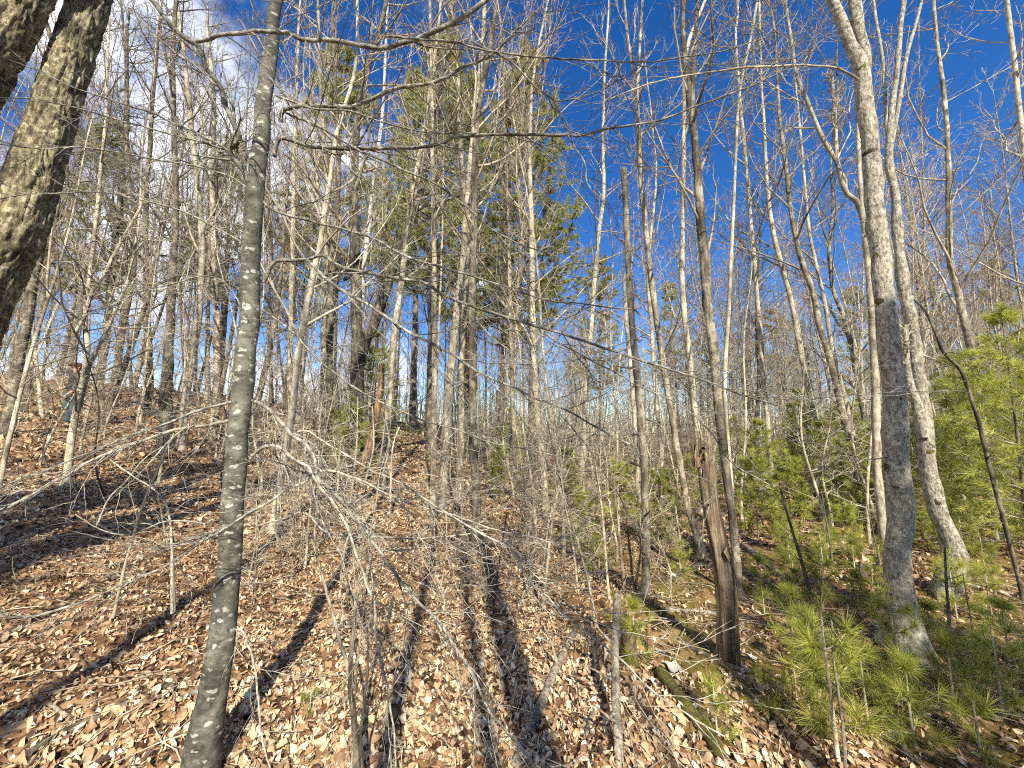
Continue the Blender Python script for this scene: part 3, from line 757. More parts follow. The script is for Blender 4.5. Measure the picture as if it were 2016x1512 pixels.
 ('maple_tree', 'tall pale tree leaning left, outermost of the leaning row right of the snag',
  [(1648, 990), (1629, 904), (1602, 804), (1585, 737), (1569, 654), (1552, 570), (1530, 500), (1515, 420), (1508, 300), (1500, 150), (1495, 0)],
  [14, 13, 13, 12, 11, 10, 10, 9, 7, 6, 5], dict(mat='pale', spec='tall', total=17, Y=8.6)),
 ('maple_tree', 'thick pale trunk leaning left in the row, just left of the stout pale maple',
  [(1690, 960), (1679, 887), (1659, 804), (1635, 704), (1615, 637), (1602, 570), (1579, 504), (1560, 420), (1545, 300), (1535, 220), (1525, 60)],
  [19, 18, 16, 15, 14, 13, 12, 10, 9, 7, 5], dict(mat='wood', spec='tall', total=16, Y=8.0)),
 ('maple_tree', 'thin trunk leaning left close against the thick pale leaning trunk',
  [(1700, 940), (1680, 850), (1662, 770), (1639, 687), (1625, 604), (1608, 530), (1590, 440), (1578, 300), (1560, 100)],
  [11, 10, 10, 10, 9, 8, 7, 6, 4], dict(mat='pale', spec='tall', total=16, Y=8.8)),
 ('maple_tree', 'tree with long pale boughs sweeping left behind the stout pale maple',
  [(1735, 1000), (1725, 800), (1716, 640), (1708, 520), (1700, 450), (1688, 400), (1662, 377), (1645, 317), (1619, 273), (1589, 200), (1569, 150), (1559, 83), (1549, 20), (1542, -60)],
  [20, 19, 17, 16, 15, 13, 12, 11, 10, 9, 8, 7, 6, 5], dict(mat='pale', spec='tall', total=13, Y=5.2, twig='twig',
   forks=[([(1648, 325), (1645, 250), (1640, 180), (1636, 138)], [9, 8, 8, 7], 5.2, 5.2, 0), ([(1702, 470), (1692, 333), (1690, 200), (1700, 60)], [12, 10, 8, 6], 5.2, 5.4, 13)])),
 ('maple_tree', 'grey trunk leaning left beyond the gnarled maple at the right',
  [(1935, 880), (1922, 740), (1905, 660), (1889, 587), (1870, 504), (1865, 333), (1858, 200), (1840, 60), (1835, -40)],
  [22, 20, 19, 18, 16, 13, 11, 9, 7], dict(mat='wood', spec='full', total=14, Y=6.6)),
 ('maple_tree', 'bright pale tree running up the right picture edge',
  [(2065, 1000), (2045, 620), (2030, 450), (2012, 300), (1995, 133), (1985, 50), (1977, -40)], [20, 17, 16, 15, 13, 12, 10], dict(mat='pale', spec='full', total=14, Y=6.0)),
 ('sapling', 'dark bent sapling curving left towards the gnarled maple',
  [(2016, 1185), (1990, 1080), (1968, 1000), (1945, 920), (1925, 837), (1909, 787), (1889, 730), (1855, 694), (1839, 654), (1822, 614), (1795, 587), (1769, 574)],
  [12, 11, 11, 11, 10, 9, 9, 8, 7, 6, 5, 3], dict(mat='dark', spec='stubs', total=0, twig='twigdark', cat='sapling', flare=0.2)),
 ('maple_tree', 'leaning trunk with a thick burl in the leaning row right of the snag',
  [(1712, 900), (1695, 790), (1680, 700), (1665, 640), (1640, 570), (1632, 500), (1640, 400)], [13, 12, 12, 11, 9, 8, 6], dict(mat='wood', spec='full', total=13, Y=9.0, rough=0.08)),
 # centre right
 ('pale_birch', 'speckled pale trunk right of the leafy slope, at centre',
  [(1145, 960), (1150, 860), (1156, 740), (1166, 640), (1172, 560), (1180, 470), (1190, 380)], [12, 11, 10, 9, 9, 8, 7], dict(mat='pale', spec='full', total=15, Y=9.5)),
 ('pale_birch', 'ivory trunk rising in front of the tall pine at centre',
  [(1075, 1010), (1066, 880), (1057, 760), (1052, 640), (1050, 520), (1048, 420), (1046, 320), (1048, 200)], [13, 13, 12, 11, 10, 9, 8, 6], dict(mat='pale', spec='full', total=14, Y=8.2)),
 ('maple_tree', 'thin upright trunk between the ivory trunk and the brown tree at centre',
  [(1010, 1000), (1012, 880), (1008, 760), (1006, 640), (1003, 500), (998, 380), (990, 200)], [9, 9, 8, 8, 7, 6, 5], dict(mat='wood', spec='full', total=14, Y=9)),
 ('maple_tree', 'grey trunk immediately left of the snapped pole',
  [(1258, 990), (1252, 900), (1246, 800), (1234, 660), (1228, 540)], [10, 9, 9, 8, 7], dict(mat='pale', spec='stubs', total=5.2, Y=7.5)),
 ('maple_tree', 'slim spotted trunk half-way between the snapped pole and the snag',
  [(1305, 975), (1300, 860), (1290, 760), (1284, 640), (1276, 540), (1290, 380)], [9, 9, 8, 8, 7, 5], dict(mat='pale', spec='full', total=13, Y=10)),
 ('maple_tree', 'pale upright trunk directly right of the splintered snag',
  [(1452, 1150), (1441, 990), (1432, 860), (1428, 740), (1436, 600), (1442, 450), (1450, 300)], [13, 11, 10, 9, 8, 7, 6], dict(mat='pale', spec='pole', total=13, Y=5.0)),
 ('maple_tree', 'pale tree with steep forked limbs in the sky right of the snag',
  [(1520, 960), (1512, 840), (1500, 700), (1490, 560), (1478, 420), (1462, 250), (1448, 80)], [11, 10, 10, 9, 8, 7, 5], dict(mat='pale', spec='tall', total=16, Y=9.5)),
]
for i, (nm, lab, pts, ws, kw) in enumerate(TR):
    kw = dict(kw); cat = kw.pop('cat', 'tree')
    tree(nm, lab, cat, pts, ws, seed=100 + i, **kw)
# moss collars and dark knot scars on the two big maples
def collar(label, py, off, half, hz, mat, name, seed):
    Pt, Rt, root, e = TRUNKS[label]
    rng = np.random.default_rng(seed)
    yy = np.array([756 - F * ((p[2] - CAMZ) * math.cos(PITCH) - p[1] * math.sin(PITCH)) / (p[1] * math.cos(PITCH) + (p[2] - CAMZ) * math.sin(PITCH)) for p in Pt])
    i = int(np.argmin(np.abs(yy - py))); c0, R = Pt[i], Rt[i]
    ax = Pt[min(i + 2, len(Pt) - 1)] - Pt[max(i - 2, 0)]; ax /= np.linalg.norm(ax)
    to = np.array([-c0[0], -c0[1], 0]); to /= np.linalg.norm(to); sd = np.cross(ax, to)
    n, m_ = 9, 5; V = []
    for a_ in range(n):
        for b_ in range(m_):
            u = a_ / (n - 1) * 2 - 1; v = b_ / (m_ - 1) * 2 - 1
            ang = off + u * half + rng.normal() * half * .06
            edge = max(abs(u), abs(v)) ** 3
            rr = R * (1.035 - .075 * edge) + rng.normal() * .0015
            sag = v * hz * (1 - .5 * u * u) + rng.normal() * hz * .12
            V.append(c0 + ax * sag + rr * (math.cos(ang) * to + math.sin(ang) * sd))
    fq = np.array([[a_ * m_ + b_, (a_ + 1) * m_ + b_, (a_ + 1) * m_ + b_ + 1, a_ * m_ + b_ + 1] for a_ in range(n - 1) for b_ in range(m_ - 1)])
    obj(name, mk_mesh(name, np.array(V) - root, fq, True, M[mat]), e)
M['hollow'] = plain('hollow', [(.3, (.012, .009, .006)), (.7, (.03, .022, .015))], 40, 0.9, 0.05)
for k, (py, off, half, hz) in enumerate([(310, -.2, 1.2, .022), (520, -.7, .6, .05), (600, -.7, .75, .04), (690, -.3, .5, .012), (905, -1.0, .6, .05), (945, -.2, .5, .014), (150, .1, .7, .03), (1190, -.8, .5, .03)]):
    collar(TR[0][1], py, off, half, hz, 'moss', 'moss_patch', k)
for k, (py, off, half, hz) in enumerate([(750, .25, .13, .010), (771, .5, .13, .012), (835, .45, .1, .008), (230, -.1, .2, .008), (660, -.4, .2, .007), (1000, .3, .12, .008)]):
    collar(TR[0][1], py, off, half, hz, 'hollow', 'knot_scar', 20 + k)
for k, (py, off, half, hz) in enumerate([(990, -.3, .8, .03), (880, .4, .6, .05), (1060, .5, .7, .03), (760, -.4, .6, .03)]):
    collar(TR[1][1], py, off, half, hz, 'moss', 'moss_patch', 40 + k)
#SECTION3
from mathutils import Matrix
# ------------------------------------------------------------------ the splintered snag
def snag():
    rng = np.random.default_rng(77)
    g = G(1434, 1300); BASES.append((g[0], g[1]))
    pts = [(1436, 1312), (1434, 1290), (1431, 1180), (1419, 1090), (1400, 1000), (1388, 900), (1385, 858)]
    ws = [56, 47, 41, 38, 34, 35, 36]
    w = px_path(pts, g[1]); w[0][2] = g[2] - 0.1
    rad = np.array([a / 2 / F * cdepth(b) for a, b in zip(ws, w)])
    b = spline(np.hstack([w, rad[:, None]]), 90); Pt, Rt = b[:, :3], b[:, 3]
    ns = 44
    V, qd = tube_geo(Pt[None], Rt[None], ns)
    c = np.repeat(Pt, ns, axis=0); dv = V - c
    a = np.tile(np.arange(ns), 90) * 2 * math.pi / ns; z = np.repeat(np.linspace(0, 1, 90), ns)
    f = 1 + 0.05 * np.sin(a * 5 + z * 4) + 0.035 * np.sin(a * 13 + 3 * np.sin(z * 9)) + 0.02 * np.sin(a * 21 - z * 7) + rng.normal(size=len(a)) * 0.008
    V = c + dv * f[:, None]
    V = V.reshape(90, ns, 3)
    # splintered top: every staves ends at its own height
    spl = rng.random(ns) ** 1.6
    spl = (spl + np.roll(spl, 1)) / 2
    for k in range(ns):
        cut = 1 - 0.22 * (1 - spl[k])
        zz = np.linspace(0, 1, 90)
        src = np.minimum(zz, cut)
        for i in np.where(zz > cut)[0]:
            i0 = int(cut * 89)
            V[i, k] = V[i0, k] + (Pt[i0] - V[i0, k]) * 0.08 + (V[i, k] - V[i0, k]) * 0.06
    V = V.reshape(-1, 3)
    e = thing('snag', 'splintered dead snag with woodpecker holes and bare tan wood at its foot', 'snag', g)
    obj('trunk', mk_mesh('trunk', V - g, qd, True, M['snag']), e)
    # strip of bare wood down the right of the lower half, a shell just proud of the trunk
    Vt = (c + dv * (f[:, None] * 1.03)).reshape(90, ns, 3)
    ang = np.arctan2((Vt - Pt[:, None])[40, :, 1], (Vt - Pt[:, None])[40, :, 0])
    sel = [k for k in range(ns) if -1.55 < ang[k] < 0.35]
    sel = sorted(sel, key=lambda k: ang[k])
    rows = range(4, 40)
    sv = np.array([Vt[i, k] for i in rows for k in sel]); m_ = len(sel)
    fq = np.array([[r * m_ + k, r * m_ + k + 1, (r + 1) * m_ + k + 1, (r + 1) * m_ + k] for r in range(len(rows) - 1) for k in range(m_ - 1)
                   if not (r > 26 and (k < (r - 26) * 0.35))])
    o = obj('bare_wood', mk_mesh('bare_wood', sv - g, fq, True, M['rot']), e); o['label'] = 'bare tan wood where the bark has gone'
    # a curled bark flap
    fl = np.array([P(1430, 1076, g[1] - 0.075), P(1425, 1086, g[1] - 0.08), P(1437, 1096, g[1] - 0.085), P(1434, 1104, g[1] - 0.09), P(1440, 1097, g[1] - 0.06)])
    obj('bark_flap', mk_mesh('bark_flap', fl - g, [np.array([[0, 1, 2], [1, 3, 2], [2, 3, 4]])], False, M['snag']), e)
    # splinters standing at the top
    for k in range(16):
        p = Pt[-14] + np.array([rng.normal() * 0.04, rng.normal() * 0.035, 0])
        q_ = p + np.array([rng.normal() * 0.02 - 0.02, rng.normal() * 0.02, rng.uniform(0.12, 0.30)])
        tb = Tubes(); tb.add(spline([p, (p + q_) / 2 + rng.normal(size=3) * 0.005, q_], 5), np.linspace(0.012, 0.002, 5), 4)
        obj('splinter', mk_mesh('splinter', np.concatenate(tb.V) - g, np.concatenate(tb.Q), False, M['rot' if k % 2 else 'snag']), e)
    for (hx, hy, hr) in [(1385, 883, 6), (1386, 905, 5), (1396, 995, 5)]:
        # woodpecker holes: short cups, inside coloured dark for the shade of depth, rim proud of the bark
        cpt = P(hx, hy, g[1] - 0.062); r = hr / 2 / F * g[1]
        th = np.arange(10) * 2 * math.pi / 10
        rim = np.array([cpt + np.array([math.cos(t) * r, 0, math.sin(t) * r * 1.1]) for t in th])
        inn = rim * 0.55 + cpt * 0.45 + np.array([0, 0.02, 0])
        Vh = np.vstack([rim, inn, [cpt + np.array([0, 0.024, 0])]])
        q4 = np.array([[k, (k + 1) % 10, 10 + (k + 1) % 10, 10 + k] for k in range(10)]); t3 = np.array([[10 + k, 10 + (k + 1) % 10, 20] for k in range(10)])
        obj('hole', mk_mesh('hole', Vh - g, [q4, t3], True, M['hollow']), e)
    # shelf of torn bark hanging on the left
    for k in range(7):
        y_ = 1000 + k * 18
        p = P(1385 + k * 5 - 14, y_, g[1] - 0.02); q_ = P(1385 + k * 5 - 24, y_ + 26, g[1] - 0.03)
        tb = Tubes(); tb.add(spline([p, (p + q_) / 2 + np.array([-.01, 0, .01]), q_], 5), np.linspace(0.010, 0.002, 5), 4)
        obj('bark_strip', mk_mesh('bark_strip', np.concatenate(tb.V) - g, np.concatenate(tb.Q), False, M['dark']), e)
M['hollow'] = plain('hollow', [(.3, (.012, .009, .006)), (.7, (.03, .022, .015))], 40, 0.9, 0.05)
snag()

# ------------------------------------------------------------------ prototypes of the wood behind
def lift(me, name):
    return me
def make_proto(seed, H, dia, spec, mat, twig, bend=0.25, forkp=0.5, leaves=0, tw3=None):
    rng = np.random.default_rng(seed)
    n = 26
    z = np.linspace(0, 1, n)
    ph = rng.uniform(0, 6.28, 4)
    x = bend * (np.sin(z * 3 + ph[0]) - math.sin(ph[0])) * 0.7 + 0.06 * np.sin(z * 11 + ph[1]) + z * rng.normal() * 0.5
    y = bend * (np.sin(z * 2.6 + ph[2]) - math.sin(ph[2])) * 0.7 + 0.06 * np.sin(z * 9 + ph[3]) + z * rng.normal() * 0.3
    x -= x[0]; y -= y[0]
    Pt = np.stack([x, y, z * H - 0.15], 1)
    Rt = dia / 2 * (1 - 0.92 * z ** 0.9) + 0.004
    Rt[0] *= 1.5; Rt[1] *= 1.12
    tr = Tubes(); tr.add(Pt, Rt, 9)
    cr = Tubes()
    sp = SPEC[spec]
    stems = [(Pt, Rt)]
    if rng.random() < forkp:
        f0 = rng.integers(9, 15)
        m_ = n - f0
        d = np.array([rng.normal(), rng.normal() * 0.7, 0]); d /= np.linalg.norm(d)
        tt = np.linspace(0, 1, m_)
        fp = Pt[f0:] + d * (0.9 * tt ** 0.7)[:, None] * H * 0.09
        fr = Rt[f0:] * 0.8
        tr.add(fp, fr, 8); stems.append((fp, fr))
    for k, (a, b) in enumerate(stems):
        s_ = list(sp)
        if k: s_[1] = 0.1; s_[0] = int(s_[0] * 0.6)
        A, B = crown_tubes(rng, a, b, s_)
        for t in (A, B):
            if t.V:
                for v, q_ in zip(t.V, t.Q):
                    pass
        cr.V += A.V; cr.Q += [q_ + cr.n for q_ in A.Q]; cr.n += A.n
        cr.V += B.V; cr.Q += [q_ + cr.n for q_ in B.Q]; cr.n += B.n
    tm = tr.mesh('trunk', M[mat]); cm = cr.mesh('crown', M[twig])
    lm_ = None
    if leaves:
        vv = np.concatenate(cr.V); idx = rng.integers(0, len(vv), leaves)
        idx = idx[vv[idx][:, 2] < H * 0.8]
        lm_ = leaf_cloud(rng, vv[idx], 0.045, hang=True)
    return tm, cm, lm_

def leaf_cloud(rng, pos, size, hang=False, rlo=0.15, rhi=0.75):
    N = len(pos)
    s = size * rng.uniform(0.7, 1.3, N)
    T4 = np.array([[-0.5, 0, 0], [0, -0.25, 0.10], [0.5, 0, 0.02], [0, 0.25, 0.10]])
    q_ = rng.normal(size=(N, 4)); q_ /= np.linalg.norm(q_, axis=1, keepdims=True)
    w, x, y, z = q_.T
    R = np.stack([np.stack([1 - 2 * (y * y + z * z), 2 * (x * y - z * w), 2 * (x * z + y * w)], 1),
                  np.stack([2 * (x * y + z * w), 1 - 2 * (x * x + z * z), 2 * (y * z - x * w)], 1),
                  np.stack([2 * (x * z - y * w), 2 * (y * z + x * w), 1 - 2 * (x * x + y * y)], 1)], 1)
    V = np.einsum('nij,kj->nki', R, T4) * s[:, None, None] + pos[:, None, :]
    i = np.arange(N)[:, None] * 4
    t = np.concatenate([i + np.array([[0, 1, 2]]), i + np.array([[0, 2, 3]])])
    return mk_mesh('dry_leaves', V.reshape(-1, 3), t, False, M['litter'], np.repeat(rng.uniform(rlo, rhi, N), 4))

PROTO = {}
PROTO['tall'] = [make_proto(s, H, d, sp, m, t, b, 0.7) for s, H, d, sp, m, t, b in [
    (1, 17, .21, 'bg', 'wood', 'twig', .5), (2, 15, .14, 'bg', 'pale', 'twigred', .55), (3, 18, .25, 'bg', 'wood', 'twig', .4),
    (4, 14, .11, 'bg', 'pale', 'twig', .6), (5, 16, .19, 'bg', 'dark', 'twigdark', .45), (6, 13, .09, 'bg', 'pale', 'twigred', .6), (7, 15, .13, 'bg', 'wood', 'twigred', .5)]]
PROTO['sap'] = [make_proto(s, H, d, sp, m, t, b, 0.3, lv) for s, H, d, sp, m, t, b, lv in [
    (21, 5.5, .05, 'low', 'pale', 'twig', .25, 0), (22, 4.0, .035, 'low', 'wood', 'twigpale', .25, 0), (23, 7.0, .065, 'low', 'pale', 'twig', .3, 0), (24, 3.0, .025, 'low', 'dark', 'twigred', .2, 0)]]
PROTO['leafy'] = [make_proto(s, H, d, 'low', 'pale', 'twig', .25, .3, 260) for s, H, d in [(31, 5.0, .05), (32, 3.5, .04)]]

def stuff(o):
    o['kind'] = 'stuff'; return o
def place(proto, name, label, cat, group, x, y, rz, sc, sz=None, tilt=(0, 0), z=None):
    e = thing(name, label, cat, (x, y, float(height(x, y)) if z is None else z), group, rz)
    e.scale = (sc, sc, sz if sz else sc)
    e.rotation_euler = (tilt[0], tilt[1], rz)
    obj('trunk', proto[0], e)
    stuff(obj('crown', proto[1], e))
    if len(proto) > 2 and proto[2] is not None:
        stuff(obj('dry_leaves' if proto[2].name.startswith('dry') else 'needles', proto[2], e))
    BASES.append((x, y))
    return e
def screen_x(x, y):
    return 1008 + F * x / (y * math.cos(PITCH))
rs = np.random.default_rng(2024)
def clear(x, y, d):
    for bx, by in BASES:
        if (bx - x) ** 2 + (by - y) ** 2 < d * d:
            return False
    return True
def zone(sx):
    if sx < 320: return 'on the left ridge'
    if sx < 620: return 'on the bank behind the spotted beech'
    if sx < 840: return 'behind the forked oak'
    if sx < 1120: return 'beyond the leafy ride'
    if sx < 1420: return 'beyond the snapped pole'
    if sx < 1730: return 'beyond the leaning row'
    return 'beyond the stout maple'
ORDER = {}
def ordered(e, base, sx):
    ORDER.setdefault(base, []).append((sx, e))
ORD = ['first', 'second', 'third', 'fourth', 'fifth', 'sixth', 'seventh', 'eighth', 'ninth', 'tenth', 'eleventh', 'twelfth', 'thirteenth', 'fourteenth', 'fifteenth', 'sixteenth', 'seventeenth', 'eighteenth', 'nineteenth', 'twentieth']
def finish_labels():
    for base, lst in ORDER.items():
        lst.sort(key=lambda t: t[0])
        for k, (sx, e) in enumerate(lst):
            e['label'] = base if len(lst) == 1 else '%s, %s from left' % (base, ORD[min(k, len(ORD) - 1)])
def band(y):
    return 'first' if y < 14 else ('second' if y < 18 else ('third' if y < 24 else ('fourth' if y < 32 else 'last')))
n_tall = 0; tries = 0
while n_tall < 290 and tries < 20000:
    tries += 1
    sx = rs.uniform(-120, 2130)
    y = 10 + 38 * rs.random() ** 1.25
    x = (sx - 1008) / F * y
    if sx < 650 and y > 26: continue
    if 760 < sx < 900 and y < 16: continue
    if 1190 < sx < 1275 and y < 30: continue
    if 1090 < sx < 1350 and y < 28 and rs.random() < .7: continue
    if 640 < sx < 1240 and y < 21 and rs.random() < .82: continue
    if not clear(x, y, 0.85): continue
    k = int(rs.integers(0, len(PROTO['tall'])))
    if sx < 600 and rs.random() < 0.6: k = 4  # more dark trees on the left; ridge shade put into bark and twig colour
    kind = {4: 'dark bare tree'}.get(k, 'slim grey bare tree' if k in (0, 2, 6) else 'thin pale bare tree')
    bl = '%s %s, %s rank' % (kind, zone(sx), band(y))
    e_ = place(PROTO['tall'][k], 'bare_tree', bl, 'tree', '%ss %s, %s rank' % (kind, zone(sx), band(y)),
          x, y, rs.uniform(0, 6.28), rs.uniform(0.45, 0.95), rs.uniform(0.8, 1.15) if sx < 1080 else rs.uniform(0.55, 0.92), (rs.normal() * 0.03, (-0.05 if sx > 1300 else 0.03) + rs.normal() * 0.04))
    ordered(e_, bl, sx); n_tall += 1
n_s = 0; tries = 0
while n_s < 170 and tries < 20000:
    tries += 1
    sx = rs.uniform(-60, 2080)
    y = 4.8 + 13 * rs.random() ** 0.9
    x = (sx - 1008) / F * y
    if 740 < sx < 1000 and y < 9: continue
    if 765 < sx < 890 and y < 17: continue
    if sx > 1430 and y < 5.5: continue
    if not clear(x, y, 0.45): continue
    leafy = sx < 560 and rs.random() < 0.45 and y > 7
    pr = PROTO['leafy'][int(rs.integers(0, 2))] if leafy else PROTO['sap'][int(rs.integers(0, 4))]
    kind = 'brown-leaved bushy sapling' if leafy else 'wispy bare sapling'
    nb = 'close' if y < 8 else ('middle' if y < 12 else 'far')
    bl = '%s %s, %s' % (kind, zone(sx), nb)
    e_ = place(pr, 'sapling', bl, 'sapling', '%ss %s, %s understorey' % (kind, zone(sx), nb),
          x, y, rs.uniform(0, 6.28), rs.uniform(0.6, 1.1), rs.uniform(0.6, 1.1), (rs.normal() * 0.05, rs.normal() * 0.06))
    ordered(e_, bl, sx); n_s += 1

# low brush of knee-high to head-high bare shoots nearer the camera
n_b = 0; tries = 0
while n_b < 46 and tries < 5000:
    tries += 1
    sx = rs.uniform(480, 1420); y = rs.uniform(3.1, 7.0); x = (sx - 1008) / F * y
    if 780 < sx < 900 and rs.random() < .7: continue
    if not clear(x, y, .3): continue
    bl = 'low twiggy shoot %s, %s' % (zone(sx).replace('beyond', 'before').replace('behind', 'before'), 'front' if y < 4.6 else 'back')
    e_ = place(PROTO['sap'][int(rs.integers(0, 4))], 'sapling', bl, 'sapling', 'low brush shoots', x, y, rs.uniform(0, 6.28), rs.uniform(.28, .5), rs.uniform(.25, .42), (rs.normal() * .12, rs.normal() * .12))
    ordered(e_, bl, sx); n_b += 1

# the wood beyond, one mass
def far_wood():
    rng = np.random.default_rng(9)
    base = []
    for s in range(4):
        r2 = np.random.default_rng(400 + s)
        z = np.linspace(0, 1, 7); H = r2.uniform(12, 18)
        Pt = np.stack([0.5 * np.sin(z * 3 + s), 0.3 * np.sin(z * 2 + s), z * H - 0.3], 1); Rt = 0.11 * (1 - 0.85 * z)
        tb = Tubes(); tb.add(Pt, Rt, 5)
        P1, R1 = spawn(r2, Pt[None], Rt[None], 18, 0.2, 0.98, 0.22, 48, 0.5, 0.12, 4, 0.5, 0.012, fall=0.5); tb.add(P1, R1, 3)
        P2, R2 = spawn(r2, P1, R1, 5, 0.2, 1.0, 0.5, 42, 0.3, 0.12, 3, 0.7, 0.009, fall=0.3); tb.add(P2, R2, 3)
        base.append((np.concatenate(tb.V), np.concatenate(tb.Q)))
    Vs, Qs, n = [], [], 0
    for k in range(220):
        y = rng.uniform(46, 100); sx = rng.uniform(500 if y < 60 else 600, 2250); x = (sx - 1008) / F * y
        v, q_ = base[k % 4]; a = rng.uniform(0, 6.28); s = rng.uniform(0.7, 1.15)
        R = np.array([[math.cos(a), -math.sin(a), 0], [math.sin(a), math.cos(a), 0], [0, 0, 1]])
        Vs.append(v @ R.T * s + np.array([x, y, float(height(x, y))])); Qs.append(q_ + n); n += len(v)
    # brush between the far trunks
    for k in range(2600):
        y = rng.uniform(24, 85); sx = rng.uniform(560, 2250); x = (sx - 1008) / F * y; H = rng.uniform(1.5, 6.0); z0 = float(height(x, y))
        lean_ = rng.normal(size=2) * .15 * H
        stem = np.array([[x, y, z0 - .2], [x + lean_[0] * .4, y + lean_[1] * .4, z0 + H * .5], [x + lean_[0], y + lean_[1], z0 + H]])
        rr_ = np.array([1, .7, .3]) * (.010 + .0006 * y)
        v, q_ = tube_geo(stem[None], rr_[None], 3); Vs.append(v); Qs.append(q_ + n); n += len(v)
        S_, SR_ = spawn(rng, stem[None], rr_[None], 7, .2, .98, .35, 45, .3, .12, 3, .5, .006 + .0002 * y, fall=.4)
        v, q_ = tube_geo(S_, SR_, 3); Vs.append(v); Qs.append(q_ + n); n += len(v)
    o = obj('far_wood', mk_mesh('far_wood', np.concatenate(Vs), np.concatenate(Qs), True, M['twig']))
    tag(o, 'far-off bare grey wood closing the view between the trunks', 'wood', None, 'stuff')
far_wood()

# ------------------------------------------------------------------ pines
def needle_geo(rng, pos, dirs, K, length, width, spread=0.9):
    N = len(pos)
    d = dirs[:, None, :] * rng.uniform(0.2, 1.0, (N, K, 1)) + rng.normal(size=(N, K, 3)) * spread * 0.55
    d /= np.linalg.norm(d, axis=2, keepdims=True)
    ln = length * rng.uniform(0.65, 1.15, (N, K, 1))
    tip = pos[:, None, :] + d * ln
    tip[:, :, 2] -= 0.10 * ln[:, :, 0] * rng.random((N, K))
    sd = np.cross(d, rng.normal(size=d.shape)); sd /= np.linalg.norm(sd, axis=2, keepdims=True) + 1e-9
    b0 = pos[:, None, :] - dirs[:, None, :] * length * 0.25 * rng.random((N, K, 1))
    V = np.stack([b0 - sd * width / 2, b0 + sd * width / 2, tip], 2).reshape(-1, 3)
    a = np.clip(rng.normal(0.5, 0.18, (N, 1)) + rng.normal(0, 0.12, (N, K)), 0, 1)
    return V, np.arange(len(V)).reshape(-1, 3), np.repeat(a.reshape(-1), 3)

def make_pine(seed, H, dia, whorl, blen, start, nsub, K, nl, nw, mat, tuft_per=3, step=0.75, up=0.25, gap=0.0, barkm='pinebark'):
    rng = np.random.default_rng(seed)
    n = 20; z = np.linspace(0, 1, n)
    Pt = np.stack([0.03 * H * 0.3 * np.sin(z * 3 + seed), 0.03 * H * 0.3 * np.sin(z * 2.3 + seed * 2), z * H - 0.08], 1)
    Pt[:, :2] -= Pt[0, :2]
    Rt = dia / 2 * (1 - 0.93 * z) + 0.003
    tr = Tubes(); tr.add(Pt, Rt, 9)
    cr = Tubes(); pos, drs = [], []
    zz = start * H
    while zz < H * 0.98:
        t = zz / H
        if rng.random() > gap:
            i = min(n - 2, int(t * (n - 1))); f = t * (n - 1) - i
            p0 = Pt[i] * (1 - f) + Pt[i + 1] * f
            prof = (1 - t) ** 0.75 * (0.55 + 0.45 * min(1, (t - start) / 0.15 + 0.3))
            a0 = rng.uniform(0, 6.28)
            k = max(2, int(whorl + rng.normal() * 0.8))
            Bp, Br = [], []
            for b in range(k):
                az = a0 + b * 6.283 / k + rng.normal() * 0.25
                L_ = (blen * prof + 0.06 * blen) * rng.uniform(0.6, 1.2)
                el = 0.15 + 0.5 * t + rng.normal() * 0.12
                d = np.array([math.cos(az) * math.cos(el), math.sin(az) * math.cos(el), math.sin(el)])
                pp = [p0]
                for s in range(1, 7):
                    d = d + rng.normal(size=3) * 0.07; d[2] += up / 6; d /= np.linalg.norm(d)
                    pp.append(pp[-1] + d * L_ / 6)
                Bp.append(pp); Br.append(np.linspace(max(0.003, Rt[i] * 0.35), 0.0025, 7))
            Bp = np.array(Bp); Br = np.array(Br)
            cr.add(Bp, Br, 4)
            S, SR = spawn(rng, Bp, Br, nsub, 0.25, 0.95, 0.42, 45, up * 0.8, 0.08, 4, 0.6, 0.0018, fall=0.35)
            cr.add(S, SR, 3)
            for arr in (S, Bp):
                for u in np.linspace(0.45, 1.0, tuft_per):
                    fi = u * (arr.shape[1] - 1); i0 = min(arr.shape[1] - 2, int(fi)); fr = fi - i0
                    pos.append(arr[:, i0] * (1 - fr) + arr[:, i0 + 1] * fr)
                    dd = arr[:, i0 + 1] - arr[:, i0]
                    drs.append(dd / (np.linalg.norm(dd, axis=1, keepdims=True) + 1e-9))
        zz += step * rng.uniform(0.7, 1.3)
    pos.append(Pt[-1:]); drs.append(np.array([[0, 0, 1.0]]))
    pos = np.concatenate(pos); drs = np.concatenate(drs)
    V, T, A = needle_geo(rng, pos, drs, K, nl, nw)
    nm = mk_mesh('needles', V, T, False, M[mat], A)
    return tr.mesh('trunk', M[barkm]), cr.mesh('crown', M['twigdark' if H > 5 else 'twig']), nm

PROTO['pine'] = [make_pine(51, 21, .38, 5, 4.9, .36, 8, 34, .26, .036, 'needlefar', 3, .80, .35, .12),
                 make_pine(52, 18, .32, 5, 4.5, .32, 8, 34, .26, .036, 'needlefar', 3, .80, .35, .14)]
PROTO['pinesap'] = [make_pine(61, 3.2, .045, 5, 1.15, .10, 5, 22, .12, .0062, 'needle', 3, .25, .25, .05),
                    make_pine(62, 2.4, .035, 5, 1.0, .12, 5, 22, .12, .0062, 'needle', 3, .24, .25, .05),
                    make_pine(63, 1.5, .024, 5, .7, .12, 4, 22, .11, .0055, 'needle', 3, .19, .25, .03)]
PROTO['seedling'] = [make_pine(71, .62, .012, 4, .26, .30, 2, 36, .095, .0026, 'needle', 2, .15, .5, 0, 'pale'),
                     make_pine(72, .45, .010, 4, .24, .25, 1, 36, .095, .0026, 'needle', 2, .13, .5, 0, 'pale'),
                     make_pine(73, .30, .008, 3, .18, .30, 1, 36, .095, .0026, 'needle', 2, .11, .6, 0, 'pale')]
